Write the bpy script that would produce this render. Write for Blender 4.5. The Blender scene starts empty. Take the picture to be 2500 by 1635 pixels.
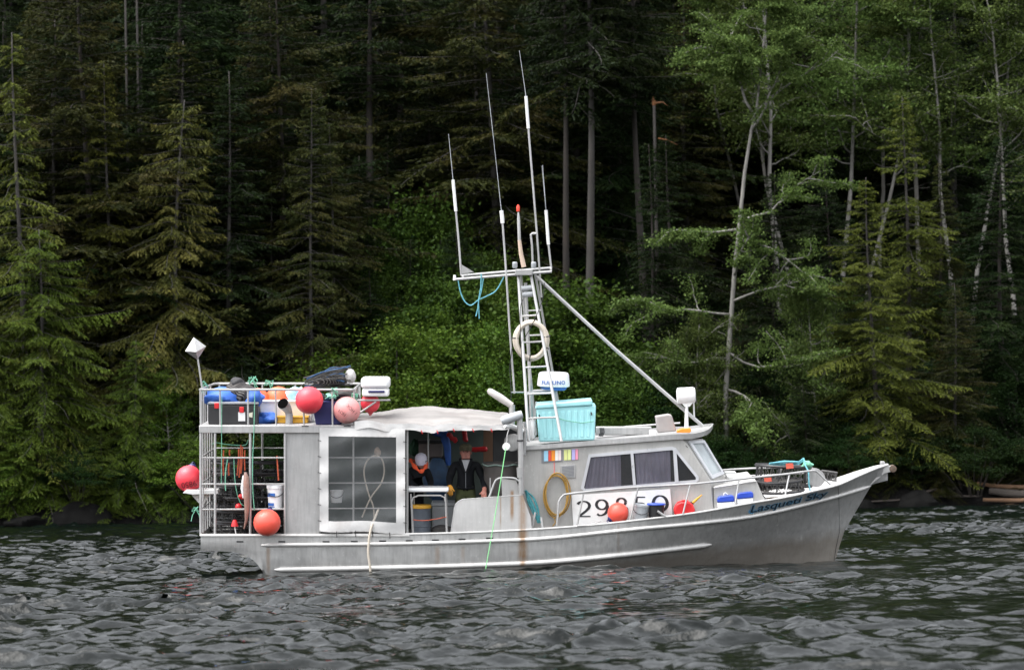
import bpy, math, random
import numpy as np
from mathutils import Vector, Matrix, Quaternion
R = math.radians
scene = bpy.context.scene
COL = scene.collection

# ------------------------------------------------------------------ camera
CAM_H = 1.8
F = 8400.0                       # focal length in pixels of a 2500 px wide picture
HORIZON = 1141.0
ROLL = R(1.25)                    # the picture is tilted a little: the level water line rises to the right
PITCH = math.atan((HORIZON - 817.5) / F)
cd = bpy.data.cameras.new('camera')
cam = bpy.data.objects.new('camera', cd); COL.objects.link(cam)
cd.sensor_width = 36; cd.lens = 36 * F / 2500
cd.clip_start = 0.5; cd.clip_end = 6000
cd.dof.use_dof = True; cd.dof.focus_distance = 60.5; cd.dof.aperture_fstop = 2.8
cam.location = (0, 0, CAM_H); cam.rotation_euler = (Matrix.Rotation(R(90) + PITCH, 3, 'X') @ Matrix.Rotation(-ROLL, 3, 'Z')).to_euler()
scene.camera = cam

# ------------------------------------------------------------------ light: overcast day
SUN_EL, SUN_AZ = R(66), R(250)    # azimuth measured from +Y clockwise: high behind thin cloud
w = bpy.data.worlds.new('World'); scene.world = w; w.use_nodes = True
nt = w.node_tree; nt.nodes.clear()
sky = nt.nodes.new('ShaderNodeTexSky'); sky.sky_type = 'NISHITA'; sky.sun_disc = False
sky.sun_elevation = SUN_EL; sky.sun_rotation = SUN_AZ
sky.air_density = 1.0; sky.dust_density = 3.0; sky.ozone_density = 1.0
hs = nt.nodes.new('ShaderNodeHueSaturation'); hs.inputs['Saturation'].default_value = 0.16
bg = nt.nodes.new('ShaderNodeBackground'); bg.inputs['Strength'].default_value = 0.15
wo = nt.nodes.new('ShaderNodeOutputWorld')
nt.links.new(sky.outputs[0], hs.inputs['Color']); nt.links.new(hs.outputs[0], bg.inputs[0]); nt.links.new(bg.outputs[0], wo.inputs[0])
sl = bpy.data.lights.new('sun', 'SUN'); sl.energy = 0.8; sl.angle = R(60); sl.color = (1, .975, .94)
sun = bpy.data.objects.new('sun', sl); COL.objects.link(sun)
sdir = Vector((math.sin(SUN_AZ) * math.cos(SUN_EL), math.cos(SUN_AZ) * math.cos(SUN_EL), math.sin(SUN_EL)))
sun.rotation_euler = (-sdir).to_track_quat('-Z', 'Y').to_euler()
sun.location = sdir * 200
scene.view_settings.view_transform = 'Standard'; scene.view_settings.look = 'None'
scene.view_settings.gamma = 1; scene.view_settings.use_curve_mapping = False
scene.view_settings.exposure = 1.9
scene.cycles.max_bounces = 6; scene.cycles.diffuse_bounces = 2; scene.cycles.glossy_bounces = 3
scene.cycles.transmission_bounces = 4; scene.cycles.transparent_max_bounces = 12
scene.cycles.caustics_reflective = False; scene.cycles.caustics_refractive = False

# ------------------------------------------------------------------ a photograph pixel, at a known distance, as a point
def uv(px, py):
    u, v = (px - 1250) / F, (817.5 - py) / F; c, s = math.cos(ROLL), math.sin(ROLL)
    return u * c + v * s, v * c - u * s
CP, SP = math.cos(PITCH), math.sin(PITCH)
def W(px, py, Y):
    u, v = uv(px, py); t = Y / (CP - v * SP)
    return Vector((u * t, Y, CAM_H + t * (SP + v * CP)))
BY, HEEL = 60.0, R(3.7)           # boat: distance of its near side, heel towards the hauled line
HC, HS = math.cos(HEEL), math.sin(HEEL)
BM = Matrix.Translation((0, BY, 0)) @ Matrix.Rotation(ROLL, 4, 'Y') @ Matrix.Rotation(HEEL, 4, 'X')
BI = BM.inverted(); EYE = BI @ Vector((0, 0, CAM_H))
def B(px, py, y=0.0):
    """point in boat coordinates (x forward, y to port, z up) at athwartship distance y"""
    d = BI @ W(px, py, BY) - EYE; t = (y - EYE.y) / d.y
    return EYE + d * t
PX = 1 / 140.0                    # metres per pixel at the boat

# ------------------------------------------------------------------ materials
def new_mat(name):
    m = bpy.data.materials.new(name); m.use_nodes = True
    n = m.node_tree; b = n.nodes['Principled BSDF']
    return m, n, b
def N(n, t, **kw):
    x = n.nodes.new(t)
    for k, v in kw.items():
        if k.startswith('i_'): x.inputs[k[2:].replace('_', ' ')].default_value = v
        else: setattr(x, k, v)
    return x
def c4(c): return (c[0], c[1], c[2], 1)
def mixc(n, fac, a, b, blend='MIX'):
    x = n.nodes.new('ShaderNodeMix'); x.data_type = 'RGBA'; x.blend_type = blend
    for s, v in ((x.inputs[0], fac), (x.inputs[6], a), (x.inputs[7], b)):
        if isinstance(v, (int, float)): s.default_value = v
        elif isinstance(v, tuple): s.default_value = c4(v)
        else: n.links.new(v, s)
    return x.outputs[2]
def ramp(n, src, p0, p1, c0=0.0, c1=1.0):
    x = n.nodes.new('ShaderNodeMapRange'); x.inputs[1].default_value = p0; x.inputs[2].default_value = p1
    x.inputs[3].default_value = c0; x.inputs[4].default_value = c1; n.links.new(src, x.inputs[0]); return x.outputs[0]
def noise(n, scale, detail=4, vec=None, rough=.55):
    x = N(n, 'ShaderNodeTexNoise'); x.inputs['Scale'].default_value = scale; x.inputs['Detail'].default_value = detail; x.inputs['Roughness'].default_value = rough
    if vec is not None: n.links.new(vec, x.inputs['Vector'])
    return x.outputs['Fac']
def objco(n, sx=1, sy=1, sz=1):
    t = N(n, 'ShaderNodeTexCoord'); mp = N(n, 'ShaderNodeMapping'); mp.inputs['Scale'].default_value = (sx, sy, sz)
    n.links.new(t.outputs['Object'], mp.inputs[0]); return mp.outputs[0]
def mat(name, col, rough=.5, metal=0.0, var=.25, scale=6, bump=0.0, bscale=40, spec=.5, dirt=None, dirt_amt=.5, stretch=(1, 1, 1)):
    m, n, b = new_mat(name); co = objco(n, *stretch)
    f = ramp(n, noise(n, scale, 5, co), .3, .7)
    dk = tuple(x * (1 - var) for x in col); out = mixc(n, f, dk, col)
    if dirt:
        f2 = ramp(n, noise(n, scale * .6, 6, co, .7), .52, .75, 0, dirt_amt); out = mixc(n, f2, out, dirt)
    n.links.new(out, b.inputs['Base Color'])
    b.inputs['Metallic'].default_value = metal; b.inputs['Specular IOR Level'].default_value = spec
    n.links.new(ramp(n, noise(n, scale * 2, 3, co), .3, .7, max(rough - .08, .02), min(rough + .1, 1)), b.inputs['Roughness'])
    if bump:
        bp = N(n, 'ShaderNodeBump'); bp.inputs['Strength'].default_value = bump; bp.inputs['Distance'].default_value = .01
        n.links.new(noise(n, bscale, 4, co), bp.inputs['Height']); n.links.new(bp.outputs[0], b.inputs['Normal'])
    return m
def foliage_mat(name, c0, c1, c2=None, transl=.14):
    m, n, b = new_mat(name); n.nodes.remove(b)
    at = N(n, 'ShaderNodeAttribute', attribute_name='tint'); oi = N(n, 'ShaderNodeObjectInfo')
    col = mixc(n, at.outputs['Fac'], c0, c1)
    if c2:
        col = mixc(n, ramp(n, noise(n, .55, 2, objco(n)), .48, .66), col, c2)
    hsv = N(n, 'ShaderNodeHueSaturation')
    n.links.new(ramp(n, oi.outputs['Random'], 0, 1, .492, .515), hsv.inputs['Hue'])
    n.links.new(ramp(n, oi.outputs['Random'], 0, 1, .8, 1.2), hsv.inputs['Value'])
    n.links.new(col, hsv.inputs['Color'])
    d = N(n, 'ShaderNodeBsdfDiffuse'); t = N(n, 'ShaderNodeBsdfTranslucent'); g = N(n, 'ShaderNodeBsdfGlossy'); g.inputs['Roughness'].default_value = .45
    n.links.new(hsv.outputs[0], d.inputs[0]); n.links.new(hsv.outputs[0], t.inputs[0]); g.inputs[0].default_value = (.6, .65, .7, 1)
    mx = N(n, 'ShaderNodeMixShader'); mx.inputs[0].default_value = transl
    n.links.new(d.outputs[0], mx.inputs[1]); n.links.new(t.outputs[0], mx.inputs[2])
    mx2 = N(n, 'ShaderNodeMixShader'); mx2.inputs[0].default_value = .008
    n.links.new(mx.outputs[0], mx2.inputs[1]); n.links.new(g.outputs[0], mx2.inputs[2])
    n.links.new(mx2.outputs[0], n.nodes['Material Output'].inputs[0])
    return m

# ------------------------------------------------------------------ object helpers
def tag(o, label=None, cat=None, group=None, kind=None):
    if label: o['label'] = label
    if cat: o['category'] = cat
    if group: o['group'] = group
    if kind: o['kind'] = kind
    return o
def link(o, parent=None):
    COL.objects.link(o); o.parent = parent; return o
def empty(name, loc=(0, 0, 0), rot=None):
    o = bpy.data.objects.new(name, None); COL.objects.link(o); o.empty_display_size = .2
    o.location = loc
    if rot is not None: o.rotation_euler = rot
    return o
def np_mesh(name, verts, quads, mat_=None, tint=None, smooth=False):
    me = bpy.data.meshes.new(name); nv, nq = len(verts), len(quads); k = quads.shape[1]
    me.vertices.add(nv); me.vertices.foreach_set('co', np.asarray(verts, np.float32).ravel())
    me.loops.add(nq * k); me.loops.foreach_set('vertex_index', np.asarray(quads, np.int32).ravel())
    me.polygons.add(nq); me.polygons.foreach_set('loop_start', np.arange(0, nq * k, k, dtype=np.int32))
    try: me.polygons.foreach_set('loop_total', np.full(nq, k, np.int32))
    except Exception: pass
    me.update(calc_edges=True)
    if smooth: me.polygons.foreach_set('use_smooth', np.ones(nq, bool))
    if tint is not None:
        a = me.attributes.new('tint', 'FLOAT', 'FACE'); a.data.foreach_set('value', np.asarray(tint, np.float32))
    if mat_: me.materials.append(mat_)
    return me

def cr(pts, k=6, closed=False):
    """Catmull-Rom resample of a polyline"""
    P = [Vector(p) for p in pts]; n = len(P); out = []
    for i in range(n if closed else n - 1):
        p0 = P[i - 1] if (i > 0 or closed) else P[i]; p1 = P[i]; p2 = P[(i + 1) % n]; p3 = P[(i + 2) % n] if (closed or i + 2 < n) else p2
        for j in range(k):
            t = j / k; out.append(.5 * ((2 * p1) + (p2 - p0) * t + (2 * p0 - 5 * p1 + 4 * p2 - p3) * t * t + (3 * p1 - p0 - 3 * p2 + p3) * t ** 3))
    if not closed: out.append(P[-1].copy())
    return out
class G:
    """collects shapes; build() links them as one mesh object"""
    def __init__(s): s.v = []; s.f = []
    def add(s, vs, fs):
        o = len(s.v); s.v += [Vector(p) for p in vs]; s.f += [tuple(i + o for i in f) for f in fs]; return s
    def box(s, a, b):
        x0, y0, z0 = a; x1, y1, z1 = b
        return s.add([(x0, y0, z0), (x1, y0, z0), (x1, y1, z0), (x0, y1, z0), (x0, y0, z1), (x1, y0, z1), (x1, y1, z1), (x0, y1, z1)],
                     [(0, 3, 2, 1), (4, 5, 6, 7), (0, 1, 5, 4), (1, 2, 6, 5), (2, 3, 7, 6), (3, 0, 4, 7)])
    def prism(s, pts, vec):
        n = len(pts); vec = Vector(vec); p = [Vector(q) for q in pts]
        return s.add(p + [q + vec for q in p], [tuple(range(n)), tuple(range(2 * n - 1, n - 1, -1))] + [(i, i + n, (i + 1) % n + n, (i + 1) % n) for i in range(n)])
    def tube(s, pts, r, n=8, closed=False):
        pts = [Vector(p) for p in pts]; m = len(pts)
        rs = r if isinstance(r, (list, tuple)) else [r] * m
        rings = []; up = None
        for i, p in enumerate(pts):
            if closed: t = pts[(i + 1) % m] - pts[i - 1]
            else: t = pts[min(i + 1, m - 1)] - pts[max(i - 1, 0)]
            if t.length < 1e-9: t = Vector((0, 0, 1))
            t.normalize()
            if up is None:
                up = Vector((0, 1, 0)) if abs(t.y) < .9 else Vector((1, 0, 0))
            up = (up - t * up.dot(t))
            if up.length < 1e-6: up = t.orthogonal()
            up.normalize(); sd = t.cross(up)
            rings.append([p + (up * math.cos(a) + sd * math.sin(a)) * rs[i] for a in [2 * math.pi * j / n for j in range(n)]])
        vs = [q for ring in rings for q in ring]; fs = []
        for i in range(m if closed else m - 1):
            a, b = i * n, ((i + 1) % m) * n
            fs += [(a + j, b + j, b + (j + 1) % n, a + (j + 1) % n) for j in range(n)]
        if not closed: fs += [tuple(range(n)), tuple(range((m - 1) * n + n - 1, (m - 1) * n - 1, -1))]
        return s.add(vs, fs)
    def lathe(s, c, prof, n=20, axis=(0, 0, 1), capped=True):
        c = Vector(c); ax = Vector(axis).normalized(); q = Vector((0, 0, 1)).rotation_difference(ax)
        vs = []
        for r, h in prof:
            for j in range(n):
                a = 2 * math.pi * j / n; vs.append(c + q @ Vector((r * math.cos(a), r * math.sin(a), h)))
        fs = []
        for i in range(len(prof) - 1):
            a, b = i * n, (i + 1) * n
            fs += [(a + j, a + (j + 1) % n, b + (j + 1) % n, b + j) for j in range(n)]
        if capped: fs += [tuple(range(n - 1, -1, -1)), tuple(range((len(prof) - 1) * n, len(prof) * n))]
        return s.add(vs, fs)
    def ball(s, c, r, n=20, m=12, fn=None):
        c = Vector(c); r = Vector(r) if not isinstance(r, (int, float)) else Vector((r, r, r)); vs = []; fs = []
        for i in range(m + 1):
            th = math.pi * i / m
            for j in range(n):
                a = 2 * math.pi * j / n; d = Vector((math.sin(th) * math.cos(a), math.sin(th) * math.sin(a), math.cos(th)))
                k = fn(d) if fn else 1
                vs.append(c + Vector((d.x * r.x, d.y * r.y, d.z * r.z)) * k)
        for i in range(m):
            fs += [(i * n + j, (i + 1) * n + j, (i + 1) * n + (j + 1) % n, i * n + (j + 1) % n) for j in range(n)]
        return s.add(vs, fs)
    def strip(s, a, b):
        n = len(a); return s.add(list(a) + list(b), [(i, i + 1, n + i + 1, n + i) for i in range(n - 1)])
    def grid(s, rows):
        nr, nc = len(rows), len(rows[0])
        return s.add([p for r in rows for p in r], [(i * nc + j, i * nc + j + 1, (i + 1) * nc + j + 1, (i + 1) * nc + j) for i in range(nr - 1) for j in range(nc - 1)])
    def build(s, name, mat_, parent=None, base=None, smooth=True, bevel=0.0, solid=0.0, angle=38):
        me = bpy.data.meshes.new(name)
        o0 = Vector(base) if base is not None else Vector((0, 0, 0))
        me.from_pydata([p - o0 for p in s.v], [], s.f); me.update()
        me.materials.append(mat_)
        if smooth:
            me.polygons.foreach_set('use_smooth', [True] * len(me.polygons))
            try: me.set_sharp_from_angle(angle=R(angle))
            except Exception: pass
        o = bpy.data.objects.new(name, me); COL.objects.link(o); o.parent = parent
        if solid:
            md = o.modifiers.new('thickness', 'SOLIDIFY'); md.thickness = solid; md.offset = 0
        if bevel:
            md = o.modifiers.new('edge', 'BEVEL'); md.width = bevel; md.segments = 2; md.limit_method = 'ANGLE'; md.angle_limit = R(40)
        return o
# ------------------------------------------------------------------ the setting: water, hillside, shore
rng = np.random.default_rng(7)
def vnoise(x, y, s, seed=0):
    """smooth value noise on arrays"""
    x = np.asarray(x, float) / s; y = np.asarray(y, float) / s
    xi = np.floor(x).astype(np.int64); yi = np.floor(y).astype(np.int64); fx = x - xi; fy = y - yi
    fx = fx * fx * (3 - 2 * fx); fy = fy * fy * (3 - 2 * fy)
    def h(a, b):
        n = (a * 374761393 + b * 668265263 + seed * 1442695) & 0x7fffffff
        n = ((n ^ (n >> 13)) * 1274126177) & 0x7fffffff
        return ((n ^ (n >> 16)) & 0xffff) / 65535.0
    return (h(xi, yi) * (1 - fx) + h(xi + 1, yi) * fx) * (1 - fy) + (h(xi, yi + 1) * (1 - fx) + h(xi + 1, yi + 1) * fx) * fy

SHORE = 115.0
def shore_shift(px):
    """how far the waterline lies beyond SHORE"""
    return 13.0 + 0 * np.asarray(px, float)
def ground_z(x, y):
    x = np.asarray(x, float); y = np.asarray(y, float)
    s0 = SHORE + 1.6 * (vnoise(x, 0 * x, 6, 3) - .5) + shore_shift(x / np.maximum(y, 60) * F + 1250)
    d = y - s0
    bank = np.where(d < 0, d * .5, np.minimum(d / .8, 1) * .75)
    z = bank + np.clip(d - .8, 0, None) * .33 + np.clip(d - 22, 0, None) * .06 + np.clip(d - 60, 0, None) * .3  # extra steepness beyond view is added to darken the water's reflections
    z = z + (vnoise(x, y, 1.1, 5) - .5) * .5 * np.clip(d + 1, 0, 1) + (vnoise(x, y, 7, 6) - .5) * 1.6 * np.clip(d / 8, 0, 1) + (vnoise(x, y, 40, 9) - .5) * 8 * np.clip(d / 60, 0, 1)
    return z

def smooth_axis(a, b, fine, lo, hi, grow=1.25):
    """coordinates from lo to hi: spacing 'fine' between a and b, growing outside"""
    core = np.arange(a, b + fine / 2, fine); left = []; p, st = a, fine
    while p > lo: st *= grow; p -= st; left.append(p)
    right = []; p, st = core[-1], fine
    while p < hi: st *= grow; p += st; right.append(p)
    return np.array(left[::-1] + list(core) + right)

def grid_mesh(name, xs, ys, zf, mat_):
    X, Y = np.meshgrid(xs, ys); Z = zf(X, Y); nx, ny = len(xs), len(ys)
    V = np.stack([X.ravel(), Y.ravel(), Z.ravel()], 1) if not isinstance(Z, tuple) else np.stack([Z[0].ravel(), Z[1].ravel(), Z[2].ravel()], 1)
    i = (np.arange(ny - 1)[:, None] * nx + np.arange(nx - 1)[None, :]).ravel()
    Q = np.stack([i, i + 1, i + nx + 1, i + nx], 1)
    return np_mesh(name, V, Q, mat_, smooth=True)

# water: wind chop as real relief, the finest ripples as bump
def waves(X, Y):
    fade = np.clip(1 - (np.abs(X) - 26) / 40, 0, 1) * np.clip(1 - (28 - Y) / 30, 0, 1)
    r = np.random.default_rng(21); Z = np.zeros_like(X); DX = np.zeros_like(X); DY = np.zeros_like(X)
    for i in range(84):
        lam = .22 * (2.0 / .22) ** (r.random() ** 1.3)
        th = R(-76) + r.normal() * .6
        k = 2 * math.pi / lam; kx, ky = k * math.cos(th), k * math.sin(th)
        amp = .0078 * lam ** .8 * (.6 + .8 * r.random()); ph = r.random() * 6.28
        env = .35 + 1.3 * vnoise(X + i * 13.7, Y - i * 7.1, 2.5 + 4 * lam, 50 + i) if i % 2 == 0 else 1.0
        a = kx * X + ky * Y + ph; c, s_ = np.cos(a), np.sin(a)
        Z += amp * env * c; DX -= .8 * amp * env * kx / k * s_; DY -= .8 * amp * env * ky / k * s_
    gust = (.35 + .95 * vnoise(X, Y, 6, 31)) * (.65 + .7 * vnoise(X, Y * .5, 1.7, 32)) * fade
    return X + DX * gust, Y + DY * gust, Z * gust
m_water, n, b = new_mat('sea_water')
b.inputs['Base Color'].default_value = (.002, .0035, .0028, 1); b.inputs['Roughness'].default_value = .03; b.inputs['IOR'].default_value = 1.333
co = objco(n, 1, 1, 1)
bp = N(n, 'ShaderNodeBump'); bp.inputs['Strength'].default_value = 1.0; bp.inputs['Distance'].default_value = .0135
n.links.new(noise(n, 9.0, 4, co, .55), bp.inputs['Height']); n.links.new(bp.outputs[0], b.inputs['Normal'])
ys = [24.0]
while ys[-1] < 138: ys.append(ys[-1] + .055 + .0011 * (ys[-1] - 24))
ys = np.array(list(smooth_axis(24, 24.05, .055, -1500, 24.06, 1.35)[:-1]) + ys[1:])
xs = smooth_axis(-21, 21, .092, -1800, 1800, 1.3)
water = link(bpy.data.objects.new('water', grid_mesh('water', xs, ys, waves, m_water))); tag(water, kind='structure')

# hillside
m_soil, n, b = new_mat('forest_floor')
co = objco(n); f = ramp(n, noise(n, 1.3, 6, co), .35, .65)
col = mixc(n, f, (.010, .008, .005), (.016, .022, .008)); geo = N(n, 'ShaderNodeNewGeometry'); sx = N(n, 'ShaderNodeSeparateXYZ')
n.links.new(geo.outputs['Position'], sx.inputs[0])
bankside = ramp(n, sx.outputs['Z'], .7, 1.3)  # mask by height: darker rock low down, soil above
rock = mixc(n, ramp(n, noise(n, 2.2, 8, co, .7), .4, .62), (.004, .004, .004), (.012, .0115, .011))
n.links.new(mixc(n, bankside, rock, col), b.inputs['Base Color']); b.inputs['Roughness'].default_value = .95; b.inputs['Specular IOR Level'].default_value = .05
bp = N(n, 'ShaderNodeBump'); bp.inputs['Strength'].default_value = .8; bp.inputs['Distance'].default_value = .15
n.links.new(noise(n, 3, 8, co, .7), bp.inputs['Height']); n.links.new(bp.outputs[0], b.inputs['Normal'])
hill = link(bpy.data.objects.new('hillside', grid_mesh('hillside', smooth_axis(-30, 36, .6, -1500, 1500, 1.2), smooth_axis(112, 190, .6, 108, 700, 1.15), ground_z, m_soil)))
tag(hill, kind='structure')

# ------------------------------------------------------------------ trees
def leaf_quads(P, D, Wd):
    """diamond leaves: base P, length vector D, width vector Wd (arrays n x 3)"""
    n_ = len(P); V = np.empty((n_, 4, 3)); V[:, 0] = P; V[:, 1] = P + D * .45 + Wd * .5; V[:, 2] = P + D; V[:, 3] = P + D * .45 - Wd * .5
    return V.reshape(-1, 3), np.arange(n_ * 4).reshape(-1, 4)
def unit(a): return a / np.maximum(np.linalg.norm(a, axis=-1, keepdims=True), 1e-9)

def conifer(seed, H=15.0, rad=2.6, bare=.06, droop=.35, spray=.135, wid=.036, dens=1.0, shape=.85, gap=.25, hang=.6, lean=.0, top_bare=.0, n_br=None):
    """(trunk mesh, crown mesh) for a conifer: whorled drooping boughs carrying hanging sprays"""
    r = np.random.default_rng(seed); g = G(); tr = .0075 * H + .02
    bend = [Vector((lean * (t ** 2) * H * .06 + .11 * math.sin(4 * t + seed), .1 * math.cos(5 * t + seed), t * H)) for t in np.linspace(0, 1, 14)]
    def axis(t):
        k = min(int(t * 13), 12); return bend[k].lerp(bend[k + 1], t * 13 - k)
    g.tube([Vector((0, 0, -1.0))] + bend, [tr * 1.2] + [tr * (1 - .93 * t) + .004 for t in np.linspace(0, 1, 14)], 7)
    P, D, Wv, T = [], [], [], []
    nb = n_br or int(H * 15 * dens); az = r.random() * 6.28
    clump = r.random(40)
    for i in range(nb):
        t = bare + (1 - bare) * (i + r.random()) / nb
        az += 2.399 + r.normal() * .5
        if clump[int(t * 39)] < gap * .6 and r.random() < .55: continue
        L = rad * (1 - t) ** shape * (.55 + .55 * r.random()) + .12
        if r.random() < .07: L *= 1.3
        L *= (.62 + .55 * clump[(int(t * 39) * 7 + int(az / 2.1)) % 40]) * (1 + .28 * math.sin(az + 5 * t + seed))
        dead = r.random() < .05 + .10 * (t < .35)
        e0 = .45 * (t - .45) + r.normal() * .17
        dirh = np.array([math.cos(az), math.sin(az), 0]); side = np.array([-dirh[1], dirh[0], 0])
        c0 = np.array(axis(t)); ns = max(5, int(L / .13))
        s = np.linspace(0, 1, ns + 1)
        dr = droop * (.6 + .8 * r.random()); zz = L * (math.tan(e0) * s - dr * (1 - .5 * t) * s ** 1.7 + .16 * droop * s ** 4)
        pts = c0 + dirh * (L * s[:, None]) + np.array([0, 0, 1]) * zz[:, None] + side * (.05 * L * np.sin(5 * s + az))[:, None]
        if L > .5:
            g.tube([Vector(p) for p in pts[::2]], [.006 + .016 * L / rad * (1 - q) for q in s[::2]], 3)
        if dead: continue
        for k in range(1, ns + 1):
            q = s[k]
            if q < .18 and r.random() < .7: continue
            tl = (.16 + .36 * L * (1 - q) ** .8 * min(1, q * 3)) * (.7 + .5 * r.random())
            for sd in (-1, 1):
                if r.random() < .1: continue
                fw = .55 + .5 * r.random()
                td = dirh * fw + side * sd * (1.05 - .35 * q) + np.array([0, 0, -.12 - .3 * droop + .12 * r.normal()])
                td = td / np.linalg.norm(td); nl = max(2, int(tl / .030))
                u = (np.arange(nl) + r.random(nl)) / nl
                base = pts[k] + td * (tl * u)[:, None]; base[:, 2] -= hang * .35 * tl * u ** 2
                d = td + r.normal(0, .38, (nl, 3)); d[:, 2] -= hang * (.35 + .6 * r.random(nl)); d = unit(d)
                ln = spray * (.55 + .75 * r.random(nl)) * (.7 + .3 * min(1, L))
                wv = unit(np.cross(d, r.normal(0, 1, (nl, 3)) + np.array([0, 0, .9]))) * (wid * (.6 + .8 * r.random(nl)))[:, None]
                P.append(base); D.append(d * ln[:, None]); Wv.append(wv)
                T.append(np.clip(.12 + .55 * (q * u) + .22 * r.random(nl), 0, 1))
        # the bough's own tip
        nl = 3; d = unit(dirh + r.normal(0, .3, (nl, 3)) - np.array([0, 0, hang * .5])); P.append(np.repeat(pts[-1:], nl, 0)); D.append(d * spray * .9)
        Wv.append(unit(np.cross(d, r.normal(0, 1, (nl, 3)))) * wid); T.append(np.full(nl, .85))
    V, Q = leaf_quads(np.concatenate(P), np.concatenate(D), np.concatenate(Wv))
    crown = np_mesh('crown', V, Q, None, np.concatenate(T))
    tm = bpy.data.meshes.new('trunk'); tm.from_pydata(g.v, [], g.f); tm.polygons.foreach_set('use_smooth', [True] * len(tm.polygons)); tm.update()
    return tm, crown

def broadleaf(seed, trunk, r0=.09, limbs=14, limb_len=2.4, first=.35, leaf=.085, per=60, flat=.24, sub=5, rise=.5, leaf_from=.35, extra=()):
    """(trunk mesh, crown mesh): a bent trunk, limbs, twigs and loose layers of small leaves.  trunk: list of points"""
    r = np.random.default_rng(seed); g = G(); tp = [Vector(p) for p in trunk]
    g.tube(tp, [r0 * (1 - .8 * i / (len(tp) - 1)) for i in range(len(tp))], 7)
    def along(pl, t):
        x = t * (len(pl) - 1); k = min(int(x), len(pl) - 2); return pl[k].lerp(pl[k + 1], x - k)
    tips = []
    def limb(p, d, L, rad, lvl):
        pts = [p]; dd = d.copy()
        for i in range(6):
            dd = (dd + Vector(r.normal(0, .2, 3)) + Vector((0, 0, (.1 if lvl == 0 else -.06)))).normalized(); pts.append(pts[-1] + dd * (L / 6))
        g.tube(pts, [rad * (1 - .85 * i / 6) + .003 for i in range(7)], 4)
        if lvl < 1:
            for j in range(sub):
                t = .3 + .7 * (j + r.random()) / sub; q = along(pts, t)
                nd = (dd + Vector((r.normal() * .9, r.normal() * .9, r.normal() * .35))).normalized()
                limb(q, nd, L * (.35 + .25 * r.random()), rad * .45, lvl + 1)
        for j in range(7):
            t = leaf_from + (1 - leaf_from) * j / 6; tips.append((along(pts, t), L))
    for i in range(limbs):
        t = first + (1 - first) * (i + r.random()) / limbs; az = r.random() * 6.28
        d = Vector((math.cos(az), math.sin(az), rise * (.4 + .8 * r.random()))).normalized()
        limb(along(tp, t), d, limb_len * (1.15 - .75 * t) * (.6 + .6 * r.random()), r0 * .42 * (1.2 - t), 0)
    for (t, vec, L) in extra:
        limb(along(tp, t), Vector(vec).normalized(), L, r0 * .5, 0)
    P, D, Wv, T = [], [], [], []
    for c, L in tips:
        nl = int(per / 7 * (.5 + r.random())) + 1; rr = .16 + .1 * r.random()
        p = np.array(c) + r.normal(0, 1, (nl, 3)) * np.array([rr, rr, rr * flat])
        d = unit(r.normal(0, 1, (nl, 3)) + np.array([0, 0, -.35])); ln = leaf * (.6 + .7 * r.random(nl))
        wv = unit(np.cross(d, r.normal(0, .6, (nl, 3)) + np.array([0, 0, 1.0]))) * (ln * .62)[:, None]
        P.append(p); D.append(d * ln[:, None]); Wv.append(wv); T.append(np.clip(.5 + r.normal(0, .25, nl), 0, 1))
    V, Q = leaf_quads(np.concatenate(P), np.concatenate(D), np.concatenate(Wv))
    tm = bpy.data.meshes.new('trunk'); tm.from_pydata(g.v, [], g.f); tm.polygons.foreach_set('use_smooth', [True] * len(tm.polygons)); tm.update()
    return tm, np_mesh('crown', V, Q, None, np.concatenate(T))

def bush(seed, rx, ry, h, n_cl=120, per=90, leaf=.06):
    r = np.random.default_rng(seed); g = G(); P, D, Wv, T = [], [], [], []
    for i in range(n_cl):
        a = r.random() * 6.28; q = r.random() ** .55; hh = h * (1 - .75 * q ** 2) * (.3 + .7 * r.random() ** .5)
        c = np.array([rx * q * math.cos(a), ry * q * math.sin(a), hh])
        if i % 3 == 0: g.tube([Vector((c[0] * .3, c[1] * .3, -.5)), Vector((c[0] * .7, c[1] * .7, hh * .55)), Vector(c)], [.035, .02, .006], 4)
        nl = int(per * (.5 + r.random())); rr = .10 + .30 * r.random() ** 2
        p = c + r.normal(0, 1, (nl, 3)) * np.array([rr, rr, rr * .55])
        d = unit(r.normal(0, 1, (nl, 3)) + np.array([0, 0, .1])); ln = leaf * (.55 + .8 * r.random(nl))
        wv = unit(np.cross(d, r.normal(0, .7, (nl, 3)) + np.array([0, 0, 1.0]))) * (ln * .6)[:, None]
        P.append(p); D.append(d * ln[:, None]); Wv.append(wv); T.append(np.clip(.35 + .3 * (i % 7) / 7 + r.normal(0, .2, nl), 0, 1))
    V, Q = leaf_quads(np.concatenate(P), np.concatenate(D), np.concatenate(Wv))
    tm = bpy.data.meshes.new('stem'); tm.from_pydata(g.v, [], g.f); tm.update()
    return tm, np_mesh('foliage', V, Q, None, np.concatenate(T))

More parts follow.
